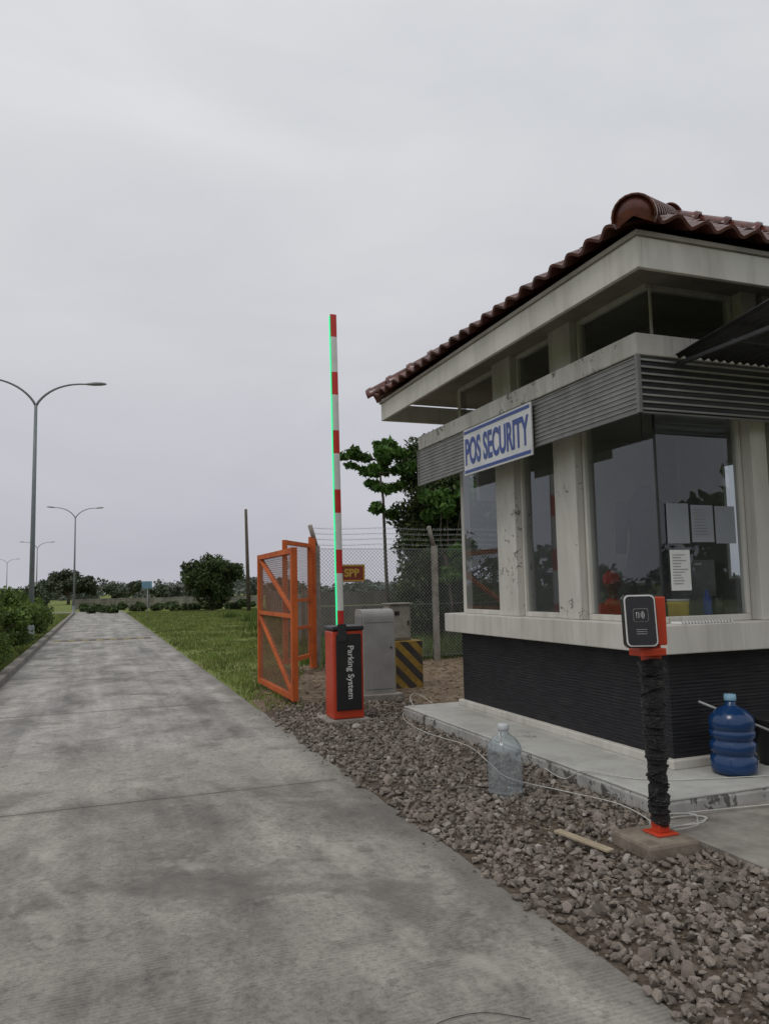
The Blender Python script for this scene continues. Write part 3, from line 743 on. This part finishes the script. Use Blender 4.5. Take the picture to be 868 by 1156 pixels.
for (a,b,c,d) in ((4.022,4.028,4.775,5.64),(4.022,4.028,6.06,6.71),(4.022,4.028,7.16,8.08),(4.022,4.83,4.767,4.773),(5.51,6.89,4.767,4.773)):
    for (z0,z1) in ((1.23,2.91),(3.365,3.795)): fr.append((a,b,c,d,z0,z1))
gv=[];gf=[]
for (a,b,c,d,z0,z1) in fr:
    o=len(gv)
    if b-a<.01: gv+=[(a,c,z0),(a,d,z0),(a,d,z1),(a,c,z1)]; gf.append((o+3,o+2,o+1,o))
    else: gv+=[(a,c,z0),(b,c,z0),(b,c,z1),(a,c,z1)]; gf.append((o,o+1,o+2,o+3))
mesh("window_panes",gv,gf,M_glass,sbh)
box("glass_corner_seal",4.014,4.030,4.760,4.776,1.236,2.90,M_dark,sbh,.002)
boxes("lintel",[(3.96,4.12,4.74,8.1,2.962,3.325),(4.121,X1-.02,4.70,4.86,2.962,3.325)],M_white,sbh,.004)
boxes("canopy_slab",[(3.64,4.14,4.45,8.50,3.145,3.31),(4.1401,X1+.3,4.45,4.86,3.145,3.31)],M_peel,sbh,.01)
lv=[];ll=[]
zz=2.725
while zz<3.11:
    lv.append((3.645,3.655,4.47,8.50,zz,zz+.030)); ll.append((3.637,3.657,4.47,8.50,zz+.030,zz+.036))
    zz+=.0365
boxes("fascia_louvres_road_side",lv,M_slat,sbh,0)
boxes("fascia_lines_road_side",ll,M_slatl,sbh,0)
lv=[]
zz=2.74
while zz<3.11: lv.append((3.66,X1+.3,4.452,4.462,zz,zz+.014)); zz+=.052
boxes("fascia_slats_front_side",lv,M_slatl,sbh,0)
mesh("fascia_sheet_front_side",[(3.66,4.47,2.72),(X1+.3,4.47,2.72),(X1+.3,4.47,3.143),(3.66,4.47,3.143)],[(0,1,2,3)],M_trans,sbh)
boxes("fascia_frame",[(3.632,3.665,4.44,4.468,2.715,3.143),(3.634,3.66,4.4685,8.5,2.712,2.724),(3.6655,X1+.3,4.445,4.468,2.712,2.724),(3.634,3.66,8.50,8.52,2.712,3.143)],M_slat,sbh,.002)
mesh("canopy_underside",[(3.66,4.48,3.02),(4.0,4.48,3.02),(4.0,8.5,3.02),(3.66,8.5,3.02)],[(0,1,2,3)],M_trans,sbh)
vs=[];nx=240
for j,(yy,zz) in enumerate(((4.43,3.15),(3.15,3.31))):
    for i in range(nx+1):
        xx=3.95+i*3.6/nx; vs.append((xx,yy,zz+.014*math.sin(xx*2*math.pi/.076)))
fs=[(i,i+1,i+nx+2,i+nx+1) for i in range(nx)]
mesh("corrugated_awning",vs,fs,M_dark,sbh,True)
boxes("awning_rafters",[(xx,xx+.03,3.18,4.43,3.075,3.105) for xx in (3.97,5.2,6.4,7.4)]+[(4.0,7.5,yy,yy+.03,3.106,3.125) for yy in (3.35,3.9)],M_dark,sbh,.003)
ex0,ex1,ey0,ey1=3.34,7.96,4.02,8.95
box("soffit",ex0+.04,ex1-.04,ey0+.04,ey1-.04,3.836,3.86,M_soffit,sbh,0)
boxes("eave_fascia",[(ex0,ex0+.035,ey0,ey1,3.585,3.80),(ex0+.0351,ex1-.0351,ey0,ey0+.035,3.585,3.80),(ex1-.035,ex1,ey0,ey1,3.585,3.80),(ex0+.0351,ex1-.0351,ey1-.035,ey1,3.585,3.80)],M_fascia,sbh,.004)
boxes("eave_batten",[(ex0-.02,ex0+.04,ey0-.02,ey1+.02,3.801,3.835),(ex0+.0401,ex1-.0401,ey0-.02,ey0+.04,3.801,3.835)],M_soffit,sbh,.003)
boxes("interior_walls",[(X1-.15,X1-.10,Y0+.1,Y1-.1,1.186,1.5),(X1-.15,X1-.10,Y0+.1,6.0,1.5001,2.9),(X1-.15,X1-.10,Y0+.1,Y1-.1,2.9001,3.30),(X1-.15,X1-.10,7.3,Y1-.1,1.5001,2.9),
   (4.7,X1-.151,Y1-.15,Y1-.1,1.186,3.30),(4.2,4.6999,Y1-.15,Y1-.1,2.5,3.30)],M_inner,sbh,0)
mesh("rear_panes",[(X1-.12,6.0,1.5),(X1-.12,7.3,1.5),(X1-.12,7.3,2.9),(X1-.12,6.0,2.9),(4.1,Y1-.12,1.19),(4.7,Y1-.12,1.19),(4.7,Y1-.12,2.5),(4.1,Y1-.12,2.5)],[(0,1,2,3),(4,5,6,7)],M_glass,sbh)
boxes("rear_window_frames",[(X1-.16,X1-.151,yy,yy+.04,1.5,2.9) for yy in (5.98,6.63,7.28)]+[(X1-.16,X1-.151,6.02,7.28,zz,zz+.04) for zz in (1.48,2.88)],M_white,sbh,.002)
box("interior_floor",X0+.13,X1-.13,Y0+.13,Y1-.13,.2,.22,M_conc,sbh,0)
box("ceiling",X0+.13,X1-.13,Y0+.13,Y1-.13,3.28,3.30,M_inner,sbh,0)
dk=empty("office_desk"); box("top",4.22,4.58,4.95,6.35,.93,.96,M_desk,dk,.004); boxes("legs",[(4.24,4.28,4.97,5.01,.22,.93),(4.52,4.56,4.97,5.01,.22,.93),(4.24,4.28,6.29,6.33,.22,.93),(4.52,4.56,6.29,6.33,.22,.93)],M_desk,dk,.002)
cab=empty("filing_cabinet"); box("carcass",6.3,6.95,7.3,7.9,.22,1.75,M_grey,cab); boxes("drawers",[(6.29,6.30,7.32,7.88,.3+i*.48,.74+i*.48) for i in range(3)],M_slat,cab,.003)
pp=empty("posted_notices")
boxes("papers_grey",[(4.09,4.30,4.756,4.758,1.79,2.10),(4.325,4.54,4.756,4.758,1.80,2.09),(4.56,4.76,4.756,4.758,1.79,2.085)],M_pgrey,pp,0)
boxes("paper_white",[(4.10,4.29,4.756,4.758,1.43,1.74)],M_paper,pp,0)
boxes("printed_lines",[(4.12,4.12+.15*random.uniform(.5,1),4.753,4.755,1.70-.022*i,1.704-.022*i) for i in range(11)]+[(4.35,4.35+.16*random.uniform(.5,1),4.753,4.755,2.05-.024*i,2.054-.024*i) for i in range(9)],M_slat,pp,0)
nb=empty("notebook"); box("cover",4.02,4.50,4.575,4.70,1.186,1.20,M_paper,nb,.003)
tubes("spiral",[([(4.02+i*.03,4.572,1.187),(4.02+i*.03,4.568,1.2),(4.02+i*.03,4.585,1.206)],.002) for i in range(16)],M_dark,nb,5)
cp=empty("desk_jar"); lathe("jar",[(.045,0),(.05,.02),(.05,.13),(.035,.16),(.035,.19),(.0,.19)],(4.63,4.86,1.186),M_black,cp,20)
cp=empty("drink_bottle"); lathe("bottle",[(.03,0),(.034,.02),(.034,.15),(.014,.21),(.014,.24),(0,.24)],(4.54,4.87,1.186),M_blue,cp,16)
cp=empty("snack_tub"); lathe("tub",[(.06,0),(.078,.01),(.078,.13),(.082,.135),(.082,.16),(0,.165)],(4.26,4.88,1.186),simple("tub_yellow",(.62,.46,.10),(.5,.36,.08)),cp,20)
lathe("tub_lid",[(.084,.162),(.084,.175),(0,.176)],(4.26,4.88,1.186),M_wh,cp,20)
jk=empty("hanging_jacket")
vs=[];fs=[];nz_=10;na=16
for i in range(nz_):
    q=i/(nz_-1); z=2.35-q*.85; wx=.05+.17*min(1,q*3.5)+.02*math.sin(q*9); wy=.04+.05*q
    for k in range(na):
        a=2*math.pi*k/na; fold=1+.12*math.sin(3*a+q*4); vs.append((4.55+wx*math.cos(a)*fold,5.55+wy*math.sin(a)*fold,z))
for i in range(nz_-1):
    for k in range(na): fs.append((i*na+k,i*na+(k+1)%na,(i+1)*na+(k+1)%na,(i+1)*na+k))
mesh("jacket_body",vs,fs,M_trouser,jk,True)
tubes("hanger_and_line",[([(4.55,5.55,2.33),(4.55,5.55,2.5),(4.55,5.55,3.28)],.004),([(4.3,5.55,2.2),(4.27,5.56,1.75)],[.06,.045]),([(4.8,5.55,2.2),(4.83,5.56,1.75)],[.06,.045])],M_trouser,jk,8)

# ---- roof
pitch=math.radians(32); tp=math.tan(pitch); zE=3.84
RX0,RX1,RY0,RY1=ex0-.07,ex1+.07,ey0-.07,ey1+.07
HW=(RX1-RX0)/2
def slope(name,org,along,inward,Lg):
    org=V(org);al=V(along);iw=V(inward)
    tw=.225; course=.27; k=int(Lg/.0225)
    nC=int(HW/course)+1
    vs=[];fs=[]; up=V((0,0,1)); nrm=(up-iw*tp).normalized()
    sl=(iw+up*tp)
    rowd=[]
    for c_ in range(nC):
        rowd+= [(c_*course,.045),(min(HW,(c_+1)*course-.001),.0)]
    idx={}
    for ri,(dd,st) in enumerate(rowd):
        if dd>HW: break
        cj=ri//2
        for i in range(k+1):
            s=i*Lg/k
            ph=(s%tw)/tw
            hgt=.055*(.5-.5*math.cos(2*math.pi*ph))**.75
            tj=math.sin(int(s/tw)*12.9898+cj*78.233)*43758.5453; tj=(tj-math.floor(tj))-.5
            q=org+al*s+sl*(dd+(tj*.018 if st>0 else 0))+nrm*(hgt+st+.010*tj)
            idx[(ri,i)]=len(vs); vs.append(q)
    R_=max(a for a,b in idx)+1
    for ri in range(R_-1):
        dm=(rowd[ri][0]+rowd[ri+1][0])/2
        for i in range(k):
            s=(i+.5)*Lg/k
            if s<dm-.03 or s>Lg-dm+.03: continue
            fs.append((idx[(ri,i)],idx[(ri,i+1)],idx[(ri+1,i+1)],idx[(ri+1,i)]))
    o=mesh(name,vs,fs,M_tile,sbh,True)
    sd_=o.modifiers.new("thickness","SOLIDIFY"); sd_.thickness=.022; sd_.offset=-1
    es=o.modifiers.new("split","EDGE_SPLIT"); es.split_angle=math.radians(50)
    return o
slope("roof_tiles_road_side",(RX0,RY1,zE),(0,-1,0),(1,0,0),RY1-RY0)
slope("roof_tiles_front_side",(RX0,RY0,zE),(1,0,0),(0,1,0),RX1-RX0)
slope("roof_tiles_rear_side",(RX1,RY1,zE),(-1,0,0),(0,-1,0),RX1-RX0)
slope("roof_tiles_far_side",(RX1,RY0,zE),(0,1,0),(-1,0,0),RY1-RY0)
apA=V(((RX0+RX1)/2,RY0+HW,zE+HW*tp)); apB=V(((RX0+RX1)/2,RY1-HW,zE+HW*tp))
mesh("roof_deck",[(RX0+.05,RY0+.05,zE-.012),(RX1-.05,RY0+.05,zE-.012),(RX1-.05,RY1-.05,zE-.012),(RX0+.05,RY1-.05,zE-.012),apA-V((0,0,.05)),apB-V((0,0,.05))],[(0,1,4),(1,2,5,4),(2,3,5),(3,0,4,5),(3,2,1,0)],M_soffit,sbh)
def ridge(name,a,b,r_=.105):
    a=V(a);b=V(b); d=(b-a); Lr=d.length; u=d/Lr; sd_=u.cross(V((0,0,1))).normalized(); up=sd_.cross(u)
    n=int(Lr/.30); vs=[];fs=[]
    for i in range(n):
        s0=i*Lr/n; s1=(i+1)*Lr/n+.04
        rows_=[(s0-.02,r_*1.22),(s0+.03,r_*1.24),(s0+.05,r_*1.1),(s1,r_*.95)]
        o=len(vs)
        for (s,rr) in rows_:
            for k in range(13):
                an=math.pi*(k/12)*1.12-math.pi*.06
                vs.append(a+u*s+sd_*math.cos(an)*rr+up*(math.sin(an)*rr+.02))
        for j in range(3):
            for k in range(12): fs.append((o+j*13+k,o+j*13+k+1,o+(j+1)*13+k+1,o+(j+1)*13+k))
    o=mesh(name,vs,fs,M_ridge,sbh,True); m=o.modifiers.new("t","SOLIDIFY"); m.thickness=.015
    return u,sd_,up
c0=V((RX0,RY0,zE+.03))
u,s_,up=ridge("hip_ridge_near",c0,apA)
vs=[];fs=[]
for i in range(8):
    ph=math.pi/2*i/7; rr=.145*math.cos(ph)**.8; ofs=-.09*math.sin(ph)
    for k in range(17):
        an=math.pi*k/16*1.3-math.pi*.15; vs.append(c0+u*(.06+ofs)+s_*math.cos(an)*rr+up*(math.sin(an)*rr+.02))
for i in range(7):
    for k in range(16): fs.append((i*17+k,i*17+k+1,(i+1)*17+k+1,(i+1)*17+k))
mesh("hip_end_cap",vs,fs,M_ridge,sbh,True)
ridge("hip_ridge_a",(RX0,RY1,zE+.03),apB); ridge("hip_ridge_b",(RX1,RY0,zE+.03),apA); ridge("hip_ridge_c",(RX1,RY1,zE+.03),apB); ridge("top_ridge",apA-V((0,.1,0)),apB+V((0,.1,0)))

# sign
sg=empty("security_sign")
ys0,ys1=5.84,7.18
box("board",3.595,3.612,ys0,ys1,2.64,3.12,M_signw,sg,.003)
boxes("blue_bars",[(3.591,3.5945,ys0+.02,ys1-.02,3.07,3.10),(3.591,3.5945,ys0+.02,ys1-.02,2.66,2.69)],M_blue,sg,0)
text("lettering","POS SECURITY",.25,(3.592,(ys0+ys1)/2,2.885),(0,-1,0),(0,0,1),M_blue,sg,.006,.76)
lt=sg.children[-1]
xsz=max(v.co.y for v in lt.data.vertices)-min(v.co.y for v in lt.data.vertices); zsz=max(v.co.z for v in lt.data.vertices)-min(v.co.z for v in lt.data.vertices)
cy_=(ys0+ys1)/2; my=(max(v.co.y for v in lt.data.vertices)+min(v.co.y for v in lt.data.vertices))/2; mz=(max(v.co.z for v in lt.data.vertices)+min(v.co.z for v in lt.data.vertices))/2
for v_ in lt.data.vertices:
    v_.co.y=cy_+(v_.co.y-my)*1.26/xsz; v_.co.z=2.88+(v_.co.z-mz)*.28/zsz

# ------------------------------------------------------------------ seated guard in red
pg=empty("seated_guard")
def skin(name,J,E_,root,mat,parent,sub=2):
    me=bpy.data.meshes.new(name); me.from_pydata([j[0] for j in J],E_,[]); o=link(bpy.data.objects.new(name,me),parent)
    me.materials.append(mat)
    m=o.modifiers.new("skin","SKIN"); 
    for i,j in enumerate(J):
        rr=j[1] if hasattr(j[1],'__len__') else (j[1],j[1]); me.skin_vertices[0].data[i].radius=rr; me.skin_vertices[0].data[i].use_root=(i==root)
    s=o.modifiers.new("sub","SUBSURF"); s.levels=sub; s.render_levels=sub
    m.use_smooth_shade=True
    return o
gx,gy,gz=4.84,6.46,.74
def q(x,y,z): return (gx+x,gy+y,gz+z)
J=[(q(0,0,.0),(.17,.15)),(q(-.02,-.02,.2),(.16,.12)),(q(-.05,-.06,.42),(.19,.13)),(q(-.07,-.08,.55),(.08,.08)),(q(-.08,-.10,.62),.055),
   (q(-.19,.06,.48),.075),(q(-.30,.0,.26),.055),(q(-.42,-.16,.25),.042),(q(.08,-.22,.48),.075),(q(.0,-.36,.27),.055),(q(-.2,-.36,.25),.042)]
skin("shirt",J,[(0,1),(1,2),(2,3),(3,4),(2,5),(5,6),(6,7),(2,8),(8,9),(9,10)],0,M_cloth,pg)
J=[(q(0,0,-.03),(.16,.14)),(q(-.12,.10,-.05),.10),(q(-.42,-.02,-.04),.075),(q(-.42,-.02,-.44),.055),(q(.06,-.12,-.05),.10),(q(-.26,-.30,-.04),.075),(q(-.26,-.30,-.44),.055),(q(-.5,-.06,-.48),.035),(q(-.34,-.36,-.48),.035)]
skin("trousers",J,[(0,1),(1,2),(2,3),(0,4),(4,5),(5,6),(3,7),(6,8)],0,M_trouser,pg)
hd=V(q(-.10,-.12,.75))
vs=[];fs=[];fw=V((-.72,-.66,-.22)).normalized(); rt=fw.cross(V((0,0,1))).normalized(); upv=rt.cross(fw)
nr_,ns_=14,20
for i in range(nr_+1):
    th=math.pi*i/nr_
    for k in range(ns_):
        a=2*math.pi*k/ns_; x=math.sin(th)*math.cos(a); y=math.sin(th)*math.sin(a); z=math.cos(th)
        rx=.073*(1-.18*max(0,-z)); ry=.095
        if z<-.2: ry=.088
        py=y*ry
        if y>.8 and -.25<z<.15: py+=.022*(1-abs(x)*2.5) if abs(x)<.4 else 0
        if y>.6 and .05<z<.3 and .2<abs(x)<.6: py-=.008
        if y>.6 and -.5<z<-.38: py+=.005
        vs.append(hd+rt*(x*rx)+fw*py+upv*(z*.115))
for i in range(nr_):
    for k in range(ns_): fs.append((i*ns_+k,i*ns_+(k+1)%ns_,(i+1)*ns_+(k+1)%ns_,(i+1)*ns_+k))
mesh("head",vs,fs,M_skin,pg,True)
skin("neck",[(tuple(hd-upv*.16-fw*.01),.05),(tuple(hd-upv*.06-fw*.01),.048)],[(0,1)],0,M_skin,pg,1)
for s in (-1,1):
    c=hd+rt*(.074*s); tubes("ear",[([c-upv*.03,c+rt*.008*s,c+upv*.03],[.008,.016,.008])],M_skin,pg,8)
    c=hd+rt*(.03*s)+fw*.086+upv*.018; lathe("eye",[(0,-.009),(.007,-.006),(.01,0),(.007,.006),(0,.009)],c,M_dark,pg,10)
vs=[];fs=[]
for i in range(8):
    th=math.pi/2*i/7
    for k in range(ns_):
        a=2*math.pi*k/ns_; rr=math.sin(th)
        ex=.075*max(0,math.sin(a))**3*(1 if i==7 else 0)
        vs.append(hd+rt*(math.cos(a)*rr*.083)+fw*(math.sin(a)*rr*.104+ex)+upv*(.035+math.cos(th)*.098))
for i in range(7):
    for k in range(ns_): fs.append((i*ns_+k,i*ns_+(k+1)%ns_,(i+1)*ns_+(k+1)%ns_,(i+1)*ns_+k))
mesh("cap",vs,fs,M_cloth,pg,True)
for (wx,wy) in ((-.42,-.16),(-.2,-.36)):
    wv=V(q(wx,wy,.24)); dr=V((-.8,-.3,0)).normalized(); sdv=V((dr.y,-dr.x,0))
    skin("palm",[(tuple(wv),(.03,.022)),(tuple(wv+dr*.05),(.038,.018)),(tuple(wv+dr*.085),(.036,.014))],[(0,1),(1,2)],0,M_skin,pg,1)
    T=[]
    for i,ln in enumerate((.062,.072,.068,.052)):
        b_=wv+dr*.085+sdv*((i-1.5)*.019); T.append(([b_,b_+dr*ln*.5+V((0,0,.004)),b_+dr*ln-V((0,0,.010))],[.009,.008,.006]))
    b_=wv+dr*.03-sdv*.03; T.append(([b_,b_+dr*.03-sdv*.025,b_+dr*.06-sdv*.03],[.011,.009,.007]))
    tubes("fingers",T,M_skin,pg,7)
ch=empty("office_chair"); box("seat",4.64,5.08,6.26,6.71,.54,.60,M_dark,ch,.02); box("backrest",5.07,5.11,6.26,6.71,.66,1.04,M_dark,ch,.015); tubes("legs",[([(4.86,6.48,.24),(4.86,6.48,.54)],.03)]+[([(4.86,6.48,.27),(4.86+.25*math.cos(a),6.48+.25*math.sin(a),.24)],.018) for a in (0,1.26,2.5,3.77,5.03)],M_dark,ch)

# ------------------------------------------------------------------ card reader post
cr=empty("card_reader_post")
box("concrete_base",2.78,3.12,3.50,3.84,0,.095,simple("base_concrete",(.28,.235,.185),(.13,.105,.08),9,.9,.6,40),cr,.02)
box("base_plate",2.92,3.06,3.60,3.74,.096,.106,M_redor,cr,.003)
box("post_foot",2.955,3.025,3.635,3.705,.106,.20,M_redor,cr,.004)
pts=[];rd=[]
for i in range(34):
    q_=i/33; pts.append((2.99+.006*math.sin(i*1.7),3.67+.006*math.cos(i*2.1),.155+q_*.89)); rd.append(.050+.020*q_+.005*math.sin(i*2.9)+.004*random.uniform(-1,1))
ob=tubes("plastic_wrapping",[(pts,rd)],M_wrap,cr,14)
T=[]
for i in range(14):
    z=.2+i*.062+random.uniform(-.015,.015); pp_=[]; tl=random.uniform(-.04,.04); ph=random.uniform(0,6)
    for k in range(15):
        a=2*math.pi*k/14; rr=.053+.019*(z/1.0); pp_.append((2.99+rr*math.cos(a),3.67+rr*math.sin(a),z+tl*math.sin(a+ph)))
    T.append((pp_,.0045))
tubes("tape_bands",T,M_wrap,cr,6)
box("bracket_column",2.955,3.03,3.63,3.72,1.03,1.16,M_redor,cr,.004)
box("bracket_housing",2.93,3.055,3.60,3.74,1.14,1.415,M_redor,cr,.008)
box("bracket_foot",2.86,3.03,3.585,3.70,1.085,1.125,M_redor,cr,.004)
def roundbox(name,w_,h_,d_,rad,mat,M_,parent,y0=0,bw=.004):
    pts=[]
    for (cx_,cz_,a0) in ((w_/2-rad,h_/2-rad,0),(-w_/2+rad,h_/2-rad,90),(-w_/2+rad,-h_/2+rad,180),(w_/2-rad,-h_/2+rad,270)):
        for k in range(7):
            a=math.radians(a0+15*k); pts.append((cx_+rad*math.cos(a),cz_+rad*math.sin(a)))
    n=len(pts); vs=[M_@V((x,y0,z)) for x,z in pts]+[M_@V((x,y0+d_,z)) for x,z in pts]
    fs=[tuple(range(n)),tuple(range(n,2*n))[::-1]]+[(i,i+n,(i+1)%n+n,(i+1)%n) for i in range(n)]
    return bev(mesh(name,vs,fs,mat,parent),bw,2)
Mr=Matrix.Translation((2.862,3.585,1.285))@Matrix.Rotation(math.radians(-22),4,'Z')@Matrix.Rotation(math.radians(-6),4,'X')
roundbox("reader_body",.185,.30,.05,.03,M_black,Mr,cr,0)
roundbox("reader_rim",.174,.287,.004,.028,M_wh,Mr,cr,-.0045,.001)
roundbox("reader_face",.158,.271,.004,.024,M_black,Mr,cr,-.009,.001)
roundbox("reader_pad",.085,.075,.002,.012,M_slat,Mr@Matrix.Translation((0,0,.03)),cr,-.0115,0)
roundbox("reader_pad_inner",.078,.068,.002,.010,M_black,Mr@Matrix.Translation((0,0,.03)),cr,-.0137,0)
T=[]
for rr in (.012,.02,.028):
    T.append(([Mr@V((-.01+rr*math.cos(a),-.0145,.03+rr*math.sin(a))) for a in [math.radians(x) for x in range(-50,51,20)]],.0016))
T.append(([Mr@V((-.025,-.0145,.045)),Mr@V((-.025,-.0145,.015)),Mr@V((-.012,-.0145,.015)),Mr@V((-.012,-.0145,.045)),Mr@V((-.025,-.0145,.045))],.0016))
for k in range(3): T.append(([Mr@V((-.03,-.0105,-.05-.012*k)),Mr@V((.03,-.0105,-.05-.012*k))],.0010))
tubes("card_icon",T,M_wh,cr,5)

# ------------------------------------------------------------------ bottles and loose things
wb=empty("plastic_water_bottle")
prof=[(.0,0.004),(.105,0),(.125,.015)]
for i in range(17): prof.append((.125-(.009 if i%2 else 0),.03+i*.0165))
prof+=[(.125,.315),(.115,.345),(.085,.385),(.05,.41),(.035,.425),(.033,.455),(.0,.456)]
lathe("bottle_shell",prof,(2.76,5.02,.02),M_pet,wb,36)
lathe("cap",[(.04,0),(.042,.005),(.042,.035),(.036,.042),(0,.042)],(2.76,5.02,.465),simple("cap_white",(.6,.62,.64)),wb,20)
tubes("carry_handle",[([(2.72,4.99,.44),(2.69,4.96,.46),(2.70,4.95,.40),(2.72,4.97,.38)],.005)],M_wh,wb,6)
wj=empty("water_gallon_jug")
prof=[(.0,.01),(.12,0),(.15,.02),(.155,.05),(.155,.12),(.140,.13),(.140,.15),(.155,.16),(.155,.22),(.140,.23),(.140,.25),(.155,.26),(.155,.30),(.148,.305),(.148,.315),(.155,.32),(.155,.36),(.145,.40),(.10,.445),(.05,.47),(.036,.48),(.036,.52),(0,.521)]
lathe("jug_shell",prof,(4.28,4.43,.133),M_jug,wj,40)
lathe("cap",[(.04,0),(.043,.01),(.04,.045),(0,.047)],(4.28,4.43,.64),simple("jug_cap",(.25,.45,.6)),wj,20)
bk=empty("dark_bucket"); lathe("bucket",[(.0,.0),(.11,.0),(.13,.02),(.15,.32),(.16,.33),(.15,.34),(.12,.30)],(4.78,4.52,.133),M_dark,bk,28)
tubes("leaning_pipe",[([(4.15,4.60,.62),(4.9,4.35,.28),(5.3,4.25,.14)],.010)],M_galv,None,8)
pk=empty("wooden_plank"); o=box("board",-.028,.028,-.19,.19,0,.014,M_wood,pk,.003); o.data.transform(Matrix.Translation((2.585,3.83,.055))@Matrix.Rotation(math.radians(16),4,'Z')@Matrix.Rotation(math.radians(3),4,'X'))
def smooth(pts,n=8):
    pts=[V(p_) for p_ in pts]; out=[]
    for i in range(len(pts)-1):
        p0=pts[max(i-1,0)];p1=pts[i];p2=pts[i+1];p3=pts[min(i+2,len(pts)-1)]
        for k in range(n):
            t_=k/n; out.append(.5*((2*p1)+(p2-p0)*t_+(2*p0-5*p1+4*p2-p3)*t_*t_+(3*p1-p0-3*p2+p3)*t_**3))
    out.append(pts[-1]); return out
cb=[]
cb.append((smooth([(3.75,8.7,.04),(3.45,8.6,.05),(3.22,8.1,.045),(3.12,7.3,.045),(3.2,6.5,.045),(3.05,5.8,.045),(2.95,5.3,.045),(3.1,4.8,.05),(3.24,4.4,.05),(3.2,4.05,.05),(3.1,3.9,.06)]),.0038))
cb.append((smooth([(3.36,5.5,.05),(3.30,5.1,.05),(3.345,4.9,.145),(3.5,4.62,.14),(3.7,4.45,.14),(3.9,4.38,.14),(4.4,4.25,.14)]),.0038))
loop=[(3.05,3.8,.06)]
for i in range(20):
    a=i*.7; rr=.15+.06*math.sin(i*1.3); loop.append((3.32+rr*1.3*math.cos(a),3.9+rr*.6*math.sin(a),.043+.002*i))
loop+=[(3.6,4.0,.06),(4.0,3.98,.05),(4.6,3.9,.05)]
cb.append((smooth(loop,5),.0042))
cb.append((smooth([(3.42,8.3,.14),(3.5,8.6,.2),(3.65,8.75,.22),(3.8,8.6,.1)]),.0045))
tubes("white_cables",cb,M_cable,None,6)
tubes("wire_loop",[(smooth([(1.02,2.20,.016),(1.00,2.42,.016),(1.10,2.55,.018),(1.28,2.56,.017),(1.42,2.46,.016)]),.0014)],M_dark,None,5)
mesh("concrete_apron",bverts(3.22,9,3.08,4.075,0,.035),BF,M_conc)
db=[]
for i in range(26):
    x=random.uniform(1.95,3.2);y=random.uniform(2.2,8); a=random.uniform(0,6.28)
    db.append(([(x,y,.055),(x+.05*math.cos(a),y+.05*math.sin(a),.06),(x+.1*math.cos(a+.3),y+.1*math.sin(a+.3),.05)],.002))
tubes("dry_twigs",db,M_wood,None,4)
